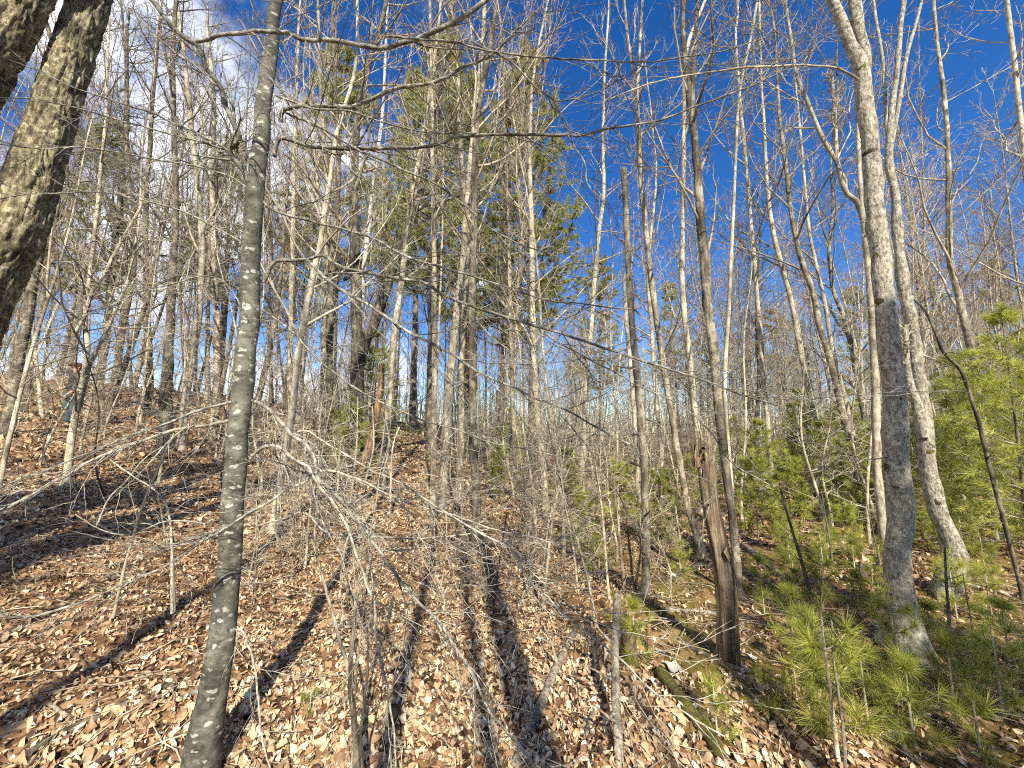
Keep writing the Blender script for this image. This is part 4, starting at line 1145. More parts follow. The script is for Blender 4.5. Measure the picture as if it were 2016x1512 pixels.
for i, (sx, y, sc, k, lab) in enumerate([
    (1046, 15.5, .90, 0, 'tall white pine with an olive crown against the blue sky at centre'),
    (915, 18, 1.08, 1, 'tall white pine behind the brown tree at centre, crown high in the sky'),
    (985, 14.5, .86, 1, 'pine crowding the brown tree at centre, right side'),
    (848, 16, .95, 0, 'pine crowding the upright grey trunk left of centre'),
    (812, 24, 1.2, 0, 'tall pine whose crown shows behind the slanting birch'),
    (652, 19, 1.15, 1, 'tall pine with a green crown at the top edge left of centre'),
    (560, 27, .8, 0, 'lower pine showing right of the spotted beech'),
    (1180, 27, .82, 1, 'pine half as tall as its neighbours, left of the snapped pole'),
    (1335, 34, .75, 0, 'far pine showing low between the snapped pole and the snag'),
    (1545, 36, .8, 1, 'far dark pine low behind the leaning row'),
    (1700, 33, .72, 0, 'far pine peeping out left of the stout pale maple'),
    (1985, 27, .72, 0, 'pine rising at the right edge above the green saplings'),
    (1900, 36, .8, 1, 'far pine right of the gnarled maple'),
    (128, 17, .75, 1, 'pine behind the massive oak at the left edge'),
    (420, 21, .75, 0, 'pine on the left ridge behind the bank')]):
    x = (sx - 1008) / F * y
    place(PROTO['pine'][k], 'pine_tree', lab, 'pine', 'tall pines', x, y, i * 1.3, sc)
PS = [(1985, 5.2, 1.05, 0, 'tallest feathery pine sapling at the right picture edge'), (1895, 6.3, .95, 0, 'feathery pine sapling right of the gnarled maple trunk'),
      (2060, 6.4, 1.1, 0, 'pine sapling cut by the right picture edge'), (1940, 7.6, 1.0, 1, 'pine sapling just behind the tallest one at right'), (1830, 8.0, .9, 1, 'pine sapling seen right behind the gnarled maple'),
      (1700, 6.6, .75, 1, 'low pine sapling left of the stout pale maple'), (1610, 7.2, .8, 1, 'pine sapling under the leaning row, nearer one'), (1540, 6.4, .85, 2, 'bushy low pine sapling between snag and leaning row'),
      (1490, 7.4, .75, 1, 'pine sapling right behind the dark slender tree'), (1660, 9.5, .9, 0, 'pine sapling under the leaning row, farther one'), (1760, 10.5, .9, 0, 'pine sapling behind the stout pale maple'),
      (1575, 10.5, .9, 0, 'tall thin pine sapling deep under the leaning row'), (1290, 5.4, .75, 2, 'small pine sapling beside the foot of the snapped pole'), (1220, 5.8, .8, 2, 'small pine sapling left of the snapped pole'),
      (1150, 5.0, .6, 2, 'low pine sapling on the leafy slope at centre right'), (1345, 7.8, .8, 2, 'small pine sapling left of the snag in the middle ground'), (1115, 8.5, .9, 2, 'pine sapling at the edge of the leafy slope'),
      (985, 9.5, .9, 2, 'pine sapling right of the brown tree at centre'), (690, 8.6, .8, 1, 'yellow-green pine bush in front of the forked oak'), (655, 9.2, .7, 1, 'yellow-green pine bush left of the forked oak foot'),
      (740, 13, 1.3, 0, 'dark pine sapling seen through the fork of the oak'), (1440, 9.0, .8, 1, 'pine sapling directly behind the snag'), (1010, 12, 1.0, 1, 'pine sapling at the far end of the ride'),
      (1790, 5.6, .5, 2, 'knee-high pine sapling between the stout and the gnarled maple'), (1640, 5.0, .5, 2, 'knee-high pine sapling in the clearing right of the snag')]
_places = ['in the thicket left of the stout maple, %s', 'in the thicket behind the stout maple, %s', 'in the thicket at right, %s']
_r = np.random.default_rng(6)
for k in range(44):
    sx = _r.uniform(1440, 2120); y = _r.uniform(4.9, 11.0); x = (sx - 1008) / F * y
    if not clear(x, y, .5): continue
    w_ = 'front row' if y < 7.5 else ('second row' if y < 9.3 else 'back row')
    z_ = 0 if sx < 1740 else (1 if sx < 1830 else 2)
    bl = 'soft pine sapling ' + _places[z_] % w_
    if y < 6 and sx < 1850: w_ = 'front row'
    e_ = place(PROTO['pinesap'][int(_r.integers(0, 2)) if sx > 1800 else int(_r.integers(1, 3))], 'pine_sapling', bl, 'sapling', 'pine saplings of the green thicket, zone %s %s' % (('left', 'middle', 'right')[z_], w_), x, y, k * 1.1, _r.uniform(.7, 1.15) if y > 6 else _r.uniform(.35, .6))
    ordered(e_, bl, sx)
for i, (sx, y, sc, k, lab) in enumerate(PS):
    x = (sx - 1008) / F * y
    place(PROTO['pinesap'][k], 'pine_sapling', lab, 'sapling', 'pine saplings', x, y, i * 2.1, sc)
SD = [(1650, 1500, 1.25, 0, 'leggy pine seedling on a crooked stem near the bottom right'), (1765, 1330, 1.0, 0, 'pine seedling at the foot of the stout pale maple'), (1560, 1260, .95, 1, 'pine seedling left of the leggy one, by the mossy ground'),
      (1800, 1460, 1.0, 1, 'yellow-green pine seedling at bottom right, below the stout maple'), (1710, 1420, .95, 1, 'pine seedling beside the dark mossy log at bottom right'), (1930, 1480, 1.1, 2, 'pine seedling near the bottom right corner'),
      (1412, 1450, 1.05, 2, 'grassy pine tuft below the snag'), (1250, 1300, .9, 1, 'pine tuft on the mossy hummock'), (1215, 1220, .9, 2, 'pine tuft on top of the mossy stump'), (1505, 1210, .9, 2, 'small pine tuft right of the snag'),
      (1885, 1220, 1.0, 0, 'pine seedling at the swollen foot of the gnarled maple'), (1840, 1290, .9, 1, 'pine seedling right of the stout maple foot'), (1620, 1200, 1.0, 0, 'bright pine seedling in the clearing right of the snag'),
      (1985, 1300, 1.0, 1, 'pine seedling at the right picture edge'), (1520, 1400, .95, 2, 'pine tuft on the moss right of the snag foot'), (1600, 1440, 1.0, 2, 'pine tuft left of the leggy seedling'),
      (1450, 1180, .8, 2, 'pine tuft behind the snag foot'), (1180, 1130, 1.0, 1, 'pine seedling on the slope left of the snapped pole'), (1340, 1130, .9, 1, 'pine seedling between snapped pole and snag'),
      (1560, 1120, 1.0, 0, 'pine seedling in the clearing by the fallen log'), (1690, 1200, .8, 1, 'pine seedling left of the stout maple trunk'), (1880, 1400, 1.0, 1, 'shaded pine seedling at lower right'),
      (1590, 1340, .8, 1, 'pine seedling in the middle of the mossy ground'), (1975, 1420, .9, 0, 'shaded pine seedling by the right edge'), (610, 1400, .5, 2, 'tiny green pine sprig among the leaves at lower left of centre')]
for i, (px, py, sc, k, lab) in enumerate(SD):
    g = G(px, py)
    place(PROTO['seedling'][k], 'pine_seedling', lab, 'seedling', 'pine seedlings', g[0], g[1], i * 1.7, sc)

_n = 0
for k in range(60):
    if _n >= 22: break
    px = _r.uniform(1480, 1980); py = _r.uniform(1060, 1500); g = G(px, py)
    if not clear(g[0], g[1], .22): continue
    bl = 'little pine seedling strewn over the mossy right foreground, %s' % ('back' if py < 1200 else ('middle' if py < 1350 else 'front'))
    e_ = place(PROTO['seedling'][int(_r.integers(0, 3))], 'pine_seedling', bl, 'seedling', 'little strewn pine seedlings', g[0], g[1], k * .7, _r.uniform(.6, 1.0))
    ordered(e_, bl, px); _n += 1
finish_labels()

# ------------------------------------------------------------------ trees behind the photographer: their shadows fall across the picture
sh = np.array([math.sin(SUN_AZ), math.cos(SUN_AZ)])
PROTO['behind'] = [make_proto(81, 15, .22, 'thin', 'wood', 'twig', .25, 0), make_proto(82, 13, .12, 'thin', 'pale', 'twig', .3, 0)]
for i, (px, py, back, sc, k, what) in enumerate([
    (1085, 1480, 5.5, 1.35, 0, 'broad'), (862, 1470, 6.5, 1.35, 1, 'slim'), (738, 1470, 5.0, 1.1, 1, 'slender'),
    (1490, 1400, 7.0, 1.3, 1, 'straight'), (1310, 1400, 8.5, .9, 1, 'thin'), (250, 930, 10.5, 1.3, 0, 'stout'), (120, 1010, 9.0, 1.2, 0, 'tall'), (60, 1110, 7.5, 1.1, 0, 'dark'), (100, 1440, 6.5, 1.0, 0, 'mossy'), (30, 930, 12.0, 1.4, 0, 'heavy'), (330, 985, 9.5, 1.1, 0, 'ridged'), (20, 1270, 8.0, .8, 1, 'bowed')]):
    g = G(px, py)
    x, y = g[0] - sh[0] * back, g[1] - sh[1] * back
    place(PROTO['behind'][k], 'bare_tree', '%s bare tree behind the viewpoint, its shadow lying across the leaves' % what, 'tree', 'trees behind the viewpoint', x, y, i * 0.9, sc, 1.0)
for i, (px, py, back, k, sc) in enumerate([(1960, 1470, 1.9, 1, 1.0), (2030, 1330, 2.2, 0, .9)]):  # unseen low saplings added to shade the lower right corner
    g = G(px, py)
    x, y = g[0] - sh[0] * back, g[1] - sh[1] * back
    place(PROTO['pinesap'][k], 'pine_sapling', 'pine sapling just outside the picture at lower right, %s, added to shade the seedlings' % ('nearer one', 'farther one')[i], 'sapling', 'added pine saplings outside the picture', x, y, i * 1.4, sc)
for i, (px, py, back) in enumerate([(60, 1010, 11), (230, 960, 13)]):  # unseen pines added for the shade they throw on the left bank
    g = G(px, py)
    x, y = g[0] - sh[0] * back, g[1] - sh[1] * back
    place(PROTO['pine'][i % 2], 'pine_tree', 'pine added left of and behind the viewpoint to shade the left bank, %s' % ('left one', 'right one')[i], 'pine', 'added pines behind the viewpoint on the left', x, y, i * 2.0, .6)
for i, (px, py, back) in enumerate([(2250, 1440, 7.0), (2400, 1250, 9)]):
    g = G(px, py)
    x, y = g[0] - sh[0] * back, g[1] - sh[1] * back
    place(PROTO['pine'][i % 2], 'pine_tree', 'pine behind the viewpoint shading the lower right, %s the sun' % ('nearer', 'farther from')[i], 'pine', 'pines behind the viewpoint', x, y, i * 2.0, .42)

# ------------------------------------------------------------------ fallen wood
def log(name, label, cat, pts, w0, w1, mat='gray', lift=0.5, rough=0.10, ends=True, seed=0, heights=None, sides=12, stubs=0, group=None):
    """pts: picture points on the ground (or world points when heights are given)"""
    rng = np.random.default_rng(seed + 900)
    if heights is None:
        w = np.array([G(*p) for p in pts])
        rad = np.array([(w0 + (w1 - w0) * i / (len(w) - 1)) / 2 / F * cdepth(w[i]) for i in range(len(w))])
        w[:, 2] += rad * lift
    else:
        w = np.array([P(p[0], p[1], h) for p, h in zip(pts, heights)])
        rad = np.array([(w0 + (w1 - w0) * i / (len(w) - 1)) / 2 / F * cdepth(w[i]) for i in range(len(w))])
    n = 36
    b = spline(np.hstack([w, rad[:, None]]), n); Pt, Rt = b[:, :3], b[:, 3]
    V, qd = tube_geo(Pt[None], Rt[None], sides)
    c = np.repeat(Pt, sides, axis=0); dv = V - c
    a = np.tile(np.arange(sides), n) * 2 * math.pi / sides; z = np.repeat(np.arange(n), sides) / n
    f = 1 + rough * (np.sin(a * 3 + z * 7 + seed) * .6 + np.sin(a * 7 - z * 19) * .4) + rng.normal(size=len(a)) * rough * 0.25
    V = c + dv * f[:, None]
    # jagged ends
    V = V.reshape(n, sides, 3)
    for e_, nb in ((0, 1), (n - 1, n - 2)):
        dr = Pt[e_] - Pt[nb]
        V[e_] += dr[None] * rng.uniform(-0.8, 0.5, (sides, 1))
    V = np.vstack([V.reshape(-1, 3), Pt[0], Pt[-1]])
    m0 = n * sides
    tri = np.array([[(k + 1) % sides, k, m0] for k in range(sides)] + [[m0 - sides + k, m0 - sides + (k + 1) % sides, m0 + 1] for k in range(sides)])
    org = Pt[0]
    o = obj(name, mk_mesh(name, V - org, [qd, tri], True, M[mat]), None, org)
    tag(o, label, cat, group)
    for s in range(stubs):
        i = int(rng.integers(4, n - 4)); d = rng.normal(size=3); d[2] = abs(d[2]); d /= np.linalg.norm(d)
        tb = Tubes(); L_ = Rt[i] * rng.uniform(4, 12)
        tb.add(spline([Pt[i] - org, Pt[i] - org + d * L_ * .5 + rng.normal(size=3) * .01, Pt[i] - org + d * L_], 6), np.linspace(Rt[i] * .45, Rt[i] * .12, 6), 6)
        obj('branch_stub', tb.mesh('branch_stub', M[mat]), o)
    return o
LOGS = [
 ('log', 'half-buried dark rotten log in shadow at the bottom left corner', 'log', [(20, 1512), (120, 1450), (230, 1400), (340, 1352)], 24, 17, 'dark', {}),
 ('log', 'splintered pale rotten log pointing at the foot of the spotted beech', 'log', [(240, 1425), (290, 1385), (330, 1345)], 26, 17, 'rot', {}),
 ('log', 'straight rotten stick of brown wood left of the spotted beech', 'stick', [(135, 1280), (180, 1330), (226, 1380)], 14, 12, 'rot', {}),
 ('log', 'broken grey stick end near the bottom left, pointing right', 'stick', [(75, 1375), (115, 1400), (158, 1425)], 12, 9, 'gray', {}),
 ('log', 'reddish splintered wood piece at the left edge', 'log', [(-10, 1420), (25, 1400), (48, 1388)], 16, 10, 'rot', {}),
 ('stick', 'short upright brown chunk of bark near the bottom left', 'stick', [(72, 1470), (80, 1430), (88, 1395)], 9, 8, 'rot', {}),
 ('log', 'grey fallen bough lying behind the spotted beech, left side', 'log', [(275, 1265), (320, 1250), (360, 1225), (412, 1203)], 9, 7, 'gray', {}),
 ('log', 'pale rotting log between leaves right of the splintered one', 'log', [(345, 1385), (375, 1372), (392, 1365)], 14, 11, 'gray', {}),
 ('log', 'weathered grey log on the leaves at bottom centre, right of the bare ride', 'log', [(1012, 1520), (1050, 1430), (1075, 1370), (1105, 1300), (1130, 1250)], 22, 12, 'gray', dict(stubs=4)),
 ('log', 'pale forked stick beside the upright weathered limb', 'stick', [(1152, 1455), (1170, 1395), (1180, 1355), (1200, 1330)], 9, 7, 'gray', {}),
 ('log', 'dark stick lying in the shade left of the ride', 'stick', [(640, 1460), (668, 1400), (690, 1365), (745, 1280), (775, 1180)], 10, 6, 'dark', dict(stubs=2)),
 ('log', 'long mossy log half sunk in leaves below the snag', 'log', [(1300, 1330), (1345, 1390), (1390, 1450), (1420, 1500)], 26, 28, 'moss', {}),
 ('log', 'grey mossy log between the seedlings at bottom right', 'log', [(1700, 1330), (1728, 1385), (1765, 1450), (1800, 1520)], 11, 15, 'beech', dict(stubs=2)),
 ('log', 'fallen trunk lying in the clearing right of the snag', 'log', [(1462, 1076), (1500, 1105), (1545, 1142)], 12, 12, 'gray', {}),
 ('log', 'dark charred-looking log with a white scrap at its end between snapped pole and snag', 'log', [(1324, 1135), (1348, 1127), (1382, 1115)], 9, 12, 'dark', {}),
 ('log', 'half-hidden grey log lying across below the snapped pole', 'log', [(1310, 1205), (1360, 1208), (1412, 1212)], 12, 11, 'gray', {}),
 ('log', 'dark root-like log in front of the snag foot', 'log', [(1345, 1270), (1390, 1292), (1440, 1315), (1480, 1325)], 12, 9, 'dark', {}),
 ('log', 'dark fallen trunk crossing the slope behind the spotted beech', 'log', [(505, 880), (540, 868), (575, 858)], 12, 9, 'dark', {}),
 ('log', 'lichen-grey bough lying on the leaves at the far left', 'stick', [(15, 1070), (45, 1085), (85, 1098), (150, 1122)], 8, 5, 'beech', dict(stubs=2)),
 ('log', 'thin grey stick under the far left bough', 'stick', [(150, 1080), (215, 1105), (270, 1130)], 5, 3, 'gray', {}),
 ('log', 'dark log across the path foot left of the upright grey trunk', 'log', [(690, 985), (740, 975), (800, 962)], 12, 9, 'dark', {}),
 ('log', 'fallen trunk on the far leafy slope right of centre', 'log', [(1150, 985), (1175, 950), (1205, 925)], 8, 6, 'gray', {}),
 ('log', 'long grey log in the far clearing beyond the stout maple', 'log', [(1780, 1065), (1850, 1060), (1960, 1068)], 8, 9, 'gray', {}),
 ('log', 'log of pale wood lying at the right edge behind the bent sapling', 'log', [(1895, 1150), (1950, 1165), (2030, 1180)], 12, 12, 'gray', {}),
]
for i, (nm, lab, cat, pts, w0, w1, mt, kw) in enumerate(LOGS):
    log(nm, lab, cat, pts, w0, w1, mt, seed=i, **kw)
log('dead_limb', 'upright weathered grey limb rising from the bottom edge, right of centre', 'limb', [(1222, 1560), (1218, 1470), (1212, 1350), (1211, 1260), (1216, 1170)], 19, 15, 'gray', heights=[1.95, 2.05, 2.3, 2.5, 2.75], seed=60, stubs=5, rough=0.12)
log('stump', 'mossy rotten stump hollowed on the hummock', 'stump', [(1243, 1310), (1238, 1270), (1232, 1215)], 34, 24, 'moss', heights=[2.68, 2.7, 2.72], seed=61, rough=0.22, sides=16)
log('stump', 'small brown rotten stump right of the mossy stump', 'stump', [(1283, 1310), (1280, 1270), (1277, 1228)], 17, 9, 'rot', heights=[2.72, 2.74, 2.76], seed=62, rough=0.25)
log('stump', 'dark pointed stump in the clearing left of the stout maple', 'stump', [(1712, 1150), (1698, 1130), (1693, 1105)], 22, 5, 'dark', heights=[4.15, 4.15, 4.15], seed=63, rough=0.2)
# birch bark scraps
def scrap(label, px, py, w, h, rz):
    g = G(px, py); sx = w / F * g[1]; sy = h / F * g[1] * 1.6
    rng = np.random.default_rng(int(px))
    n = 6; vv = []
    for i in range(n):
        for j in range(4):
            u = i / (n - 1) - .5; v = j / 3 - .5
            vv.append([u * sx * (1 + .15 * math.sin(j * 2.1)), v * sy * (1 + .2 * math.sin(i * 1.7)), 0.015 + .25 * sx * u * u + rng.normal() * .003])
    fq = np.array([[i * 4 + j, (i + 1) * 4 + j, (i + 1) * 4 + j + 1, i * 4 + j + 1] for i in range(n - 1) for j in range(3)])
    o = obj('bark_scrap', mk_mesh('bark_scrap', np.array(vv), fq, True, M['birchbark']), None, g + np.array([0, 0, .02])); o.rotation_euler = (0.35, 0.1, rz)
    tag(o, label, 'bark', 'white birch bark scraps')
scrap('largest white birch bark scrap on the leaves left of the snag foot', 1325, 1326, 26, 13, 0.3)
scrap('small white birch bark scrap at the right of the snag foot', 1473, 1302, 14, 16, 1.2)
scrap('white bark scrap at the end of the dark log, left of the snag', 1320, 1136, 14, 8, 0.4)
scrap('small white bark scrap above the largest one', 1300, 1296, 12, 8, 2.0)
scrap('small white bark scrap below the largest one', 1285, 1352, 14, 8, 0.7)

# dead shrubs of thin upright stems in the foreground
def shrub(label, stems, mat, seed, ntw=5):
    rng = np.random.default_rng(seed)
    g = P(stems[0][0][0][0], stems[0][0][0][1], stems[0][3]); g[2] = float(height(g[0], g[1])); BASES.append((g[0], g[1]))
    e = thing('shrub', label, 'shrub', g)
    for pts, w0, w1, y0, y1 in stems:
        ww = px_path(pts, y0, y1, 22) + np.cumsum(rng.normal(size=(22, 3)) * .0015, axis=0)
        wr = np.array([(w0 + (w1 - w0) * i / 21) / 2 / F * cdepth(ww[i]) for i in range(22)]) * (1 + .25 * rng.random(22))
        tb = Tubes(); tb.add(ww - g, wr, 7)
        s = obj('stem', tb.mesh('stem', M[mat]), e)
        P2, R2 = spawn(rng, ww[None] - g, wr[None], ntw, .2, .98, .28, 50, .2, .14, 6, .5, .0011, fall=.3)
        P3, R3 = spawn(rng, P2, R2, 2, .3, .95, .5, 42, .1, .14, 4, .7, .0009, fall=.3)
        tw = Tubes(); tw.add(P2, R2, 4); tw.add(P3, R3, 3)
        stuff(obj('twigs', tw.mesh('twigs', M[mat]), s))
shrub('dark dead shrub of upright stems at bottom centre-left', [
    ([(703, 1540), (700, 1440), (692, 1330), (698, 1230), (704, 1165)], 13, 5, 1.75, 1.95), ([(715, 1540), (708, 1440), (722, 1300), (716, 1180)], 6, 3, 1.75, 1.9),
    ([(690, 1540), (698, 1400), (712, 1250), (735, 1120)], 5, 2, 1.78, 2.0)], 'dark', 1)
shrub('pale lichened stem bending up to the left, beside the dark dead shrub', [
    ([(700, 1500), (690, 1340), (664, 1235), (648, 1180), (630, 1110), (610, 1045)], 8, 4, 1.85, 2.05)], 'gray', 2, 4)
shrub('thin dark sapling stems standing left of the broad shadow at centre', [
    ([(968, 1225), (975, 1150), (985, 1090), (1000, 1010)], 5, 2, 3.6, 3.7), ([(905, 1180), (915, 1100), (935, 1030)], 4, 2, 3.9, 4.0), ([(1040, 1170), (1050, 1090), (1062, 1000)], 5, 2, 3.9, 4.0)], 'dark', 3, 8)
shrub('brown twiggy shrub left of the foot of the snapped pole', [
    ([(1230, 1160), (1222, 1090), (1215, 1020), (1205, 940)], 7, 3, 3.7, 3.8), ([(1246, 1150), (1238, 1060), (1232, 980)], 5, 2, 3.7, 3.75), ([(1250, 1165), (1262, 1080), (1255, 1000)], 5, 2, 3.7, 3.6)], 'snag', 4, 9)
shrub('slender brown stems standing in the left foreground leaves', [
    ([(224, 1215), (240, 1140), (262, 1060), (285, 990), (320, 910), (345, 850)], 7, 3, 2.75, 2.7), ([(343, 1205), (340, 1130), (335, 1040), (318, 960)], 6, 3, 2.9, 2.9), ([(330, 1075), (300, 960), (262, 930)], 4, 2, 2.8, 2.7)], 'twig', 5, 7)
shrub('pale forked dead branches leaning together in the left foreground', [
    ([(340, 1208), (338, 1120), (335, 1030), (322, 985), (300, 960), (262, 938), (215, 905)], 6, 3, 2.75, 3.0), ([(190, 1035), (212, 985), (248, 950), (285, 905), (320, 880)], 4.5, 2.5, 2.9, 3.1),
    ([(405, 1032), (370, 1026), (322, 1028), (280, 1045), (240, 1052), (190, 1036), (150, 1010)], 4, 2.5, 2.7, 2.6), ([(55, 1352), (140, 1265), (200, 1210), (240, 1178), (290, 1130)], 4, 2, 2.1, 2.2)], 'boughpale', 15, 6)
shrub('thin bare stems right of the stout maple foot', [
    ([(1870, 1250), (1868, 1170), (1860, 1080)], 8, 4, 3.2, 3.25), ([(1925, 1320), (1910, 1220), (1895, 1130)], 5, 2, 2.9, 2.95)], 'dark', 6, 6)
shrub('thin dark stems left of the stout maple in the clearing', [
    ([(1598, 1180), (1580, 1110), (1555, 1020), (1540, 960)], 8, 4, 3.9, 3.95), ([(1640, 1110), (1628, 1040), (1615, 960)], 4, 2, 4.3, 4.3), ([(1740, 1150), (1722, 1060), (1705, 980)], 4, 2, 4.2, 4.2)], 'twigdark', 7, 7)
shrub('crooked pale stem rising from the bottom edge at right', [
    ([(1666, 1540), (1660, 1440), (1648, 1370), (1638, 1300), (1632, 1220)], 7, 4, 1.95, 2.1)], 'gray', 8, 4)
shrub('crowded thin stems and brush under the forked oak', [
    ([(560 + k * 26, 960 + (k % 3) * 14), (566 + k * 26 + (k % 4) * 6, 880), (570 + k * 27, 780 + (k % 5) * 20)], 4, 2, 6.6 + .25 * (k % 4), 6.8) for k in range(9)], 'twigpale', 9, 10)

# ------------------------------------------------------------------ the person on the left bank
def person():
    g = G(136, 842)
    s = 1.72
    def sk(name, verts, edges, rads, mat, parent, sub=2, loc=None):
        me = bpy.data.meshes.new(name); me.from_pydata(verts, edges, [])
        o = bpy.data.objects.new(name, me); C.objects.link(o); o.parent = parent
        md = o.modifiers.new('skin', 'SKIN')
        for i, r in enumerate(rads):
            v = me.skin_vertices[0].data[i]; v.radius = r if isinstance(r, tuple) else (r, r); v.use_root = (i == 0)
        md.use_smooth_shade = True
        sb = o.modifiers.new('sub', 'SUBSURF'); sb.levels = sub; sb.render_levels = sub
        me.materials.append(mat)
        return o
    def flat(name, col, rough=.8):
        return plain(name, [(.3, tuple(c * .8 for c in col)), (.7, tuple(c * 1.15 for c in col))], 25, rough, 0)
    skin = flat('skin', (.45, .27, .20), .6)
    jacket = flat('dark_jacket', (.028, .03, .03)); jean = flat('denim', (.045, .08, .11)); capm = flat('cap_cloth', (.08, .02, .02)); shoe = flat('boot', (.05, .035, .025)); hair = flat('hair', (.05, .03, .02))  # jacket and denim darkened to hold the shade the figure stands in
    e = thing('person', 'person in dark jacket, blue jeans and dark red cap half hidden by the twin-stemmed beech', 'person', g, None, math.radians(-25))
    # joints: pelvis, spine, chest, neck, head, arms, legs (facing -Y before the turn)
    Vb = [(0, 0, .95), (0, 0, 1.12), (0, -.01, 1.32), (0, 0, 1.46), (0, -.01, 1.54), (0, -.02, 1.64), (0, -.01, 1.72),
          (.19, 0, 1.40), (.26, .03, 1.14), (.24, -.14, .93), (.24, -.20, .86),
          (-.19, 0, 1.40), (-.30, .0, 1.16), (-.42, -.16, 1.04), (-.47, -.22, 1.03),
          (.10, 0, .88), (.12, -.03, .50), (.13, .03, .09), (.13, -.12, .04),
          (-.10, 0, .88), (-.13, -.06, .50), (-.14, .0, .09), (-.15, -.15, .04)]
    Eb = [(0, 1), (1, 2), (2, 3), (3, 4), (4, 5), (5, 6), (2, 7), (7, 8), (8, 9), (9, 10), (2, 11), (11, 12), (12, 13), (13, 14), (0, 15), (15, 16), (16, 17), (17, 18), (0, 19), (19, 20), (20, 21), (21, 22)]
    Rb = [(.14, .11), (.13, .10), (.15, .11), .055, .06, (.078, .095), (.06, .075), .06, .045, .032, .03, .06, .045, .032, .03, .085, .058, .042, .04, .085, .058, .042, .04]
    sk('body', Vb, Eb, Rb, skin, e)
    # fingers
    for hx, hy, hz, sgn in ((.24, -.20, .86, 1), (-.47, -.22, 1.03, -1)):
        for k in range(4):
            b = (hx + (k - 1.5) * .017, hy - .01, hz - .02)
            sk('finger', [b, (b[0], b[1] - .03, b[2] - .03), (b[0], b[1] - .03, b[2] - .062 + abs(k - 1.4) * .006)], [(0, 1), (1, 2)], [.010, .009, .007], skin, e, 1)
        sk('thumb', [(hx - sgn * .028, hy, hz + .01), (hx - sgn * .05, hy - .02, hz - .01), (hx - sgn * .05, hy - .035, hz - .03)], [(0, 1), (1, 2)], [.012, .010, .008], skin, e, 1)
    Vj = [(0, 0, .90), (0, 0, 1.12), (0, -.01, 1.32), (0, 0, 1.45), (.19, 0, 1.40), (.26, .03, 1.14), (.243, -.12, .96), (-.19, 0, 1.40), (-.30, 0, 1.16), (-.36, -.08, 1.10)]
    Ej = [(0, 1), (1, 2), (2, 3), (2, 4), (4, 5), (5, 6), (2, 7), (7, 8), (8, 9)]
    sk('jacket', Vj, Ej, [(.185, .15), (.17, .14), (.19, .145), (.085, .085), .085, .066, .052, .085, .066, .055], jacket, e)
    sk('jeans', [(0, 0, .94), (.10, 0, .86), (.12, -.03, .50), (.13, .03, .12), (-.10, 0, .86), (-.13, -.06, .50), (-.14, 0, .12)], [(0, 1), (1, 2), (2, 3), (0, 4), (4, 5), (5, 6)], [(.16, .13), .105, .078, .065, .105, .078, .065], jean, e)
    for bx_, by_ in ((.13, .03), (-.14, 0)):
        sk('boot', [(bx_, by_ + .03, .10), (bx_, by_, .045), (bx_, by_ - .10, .04), (bx_, by_ - .17, .035)], [(0, 1), (1, 2), (2, 3)], [.062, .055, .05, .042], shoe, e)
    # face, hair and cap
    def ball(name, c, r, mat, cut=None):
        import bmesh
        bm = bmesh.new(); bmesh.ops.create_uvsphere(bm, u_segments=16, v_segments=10, radius=1)
        for v in bm.verts:
            v.co = Vector((v.co.x * r[0] + c[0], v.co.y * r[1] + c[1], v.co.z * r[2] + c[2]))
        if cut is not None:
            bmesh.ops.delete(bm, geom=[v for v in bm.verts if v.co.z < cut], context='VERTS')
        me = bpy.data.meshes.new(name); bm.to_mesh(me); bm.free(); me.materials.append(mat)
        for p in me.polygons: p.use_smooth = True
        return obj(name, me, e)
    ball('cap', (0, -.005, 1.685), (.098, .115, .095), capm, 1.67)
    ball('cap_brim', (0, -.13, 1.675), (.075, .085, .010), capm)
    ball('hair', (0, .025, 1.645), (.088, .092, .085), hair)
    for sx in (-1, 1):
        ball('eye', (sx * .032, -.098, 1.645), (.012, .008, .008), flat('eye', (.02, .02, .02), .2))
        ball('ear', (sx * .083, .0, 1.63), (.010, .020, .030), skin)
    ball('nose', (0, -.115, 1.622), (.013, .02, .022), skin)
    ball('mouth', (0, -.098, 1.583), (.026, .010, .006), flat('lip', (.30, .12, .10), .5))
person()

# ------------------------------------------------------------------ fallen leaves
LT = np.array([[-.5, 0, 0], [-.25, 0, .02], [0, 0, .03], [.25, 0, .02], [.5, 0, -.02], [-.28, .17, .03], [0, .24, .06], [.25, .15, .03], [-.28, -.17, .03], [0, -.24, .06], [.25, -.15, .03]])
LTF = np.array([[0, 1, 5], [1, 6, 5], [1, 2, 6], [2, 7, 6], [2, 3, 7], [3, 4, 7], [0, 8, 1], [1, 8, 9], [1, 9, 2], [2, 9, 10], [2, 10, 3], [3, 10, 4]])
_u = np.linspace(0, 1, 7); _w = .25 * np.sin(np.pi * _u ** .9)
LT = np.vstack([np.stack([_u - .5, 0 * _u, .03 * np.sin(np.pi * _u)], 1), np.stack([_u[1:-1] - .5, _w[1:-1], .03 + .2 * _w[1:-1]], 1), np.stack([_u[1:-1] - .5, -_w[1:-1], .03 + .2 * _w[1:-1]], 1)])
_f = []
for _o, _fl in ((7, False), (12, True)):
    _t = [[0, 1, _o], [5, 6, _o + 4]] + [t_ for i_ in range(1, 5) for t_ in ([i_, i_ + 1, _o + i_], [i_, _o + i_, _o + i_ - 1])]
    _f += [t_[::-1] if _fl else t_ for t_ in _t]
LTF = np.array(_f)
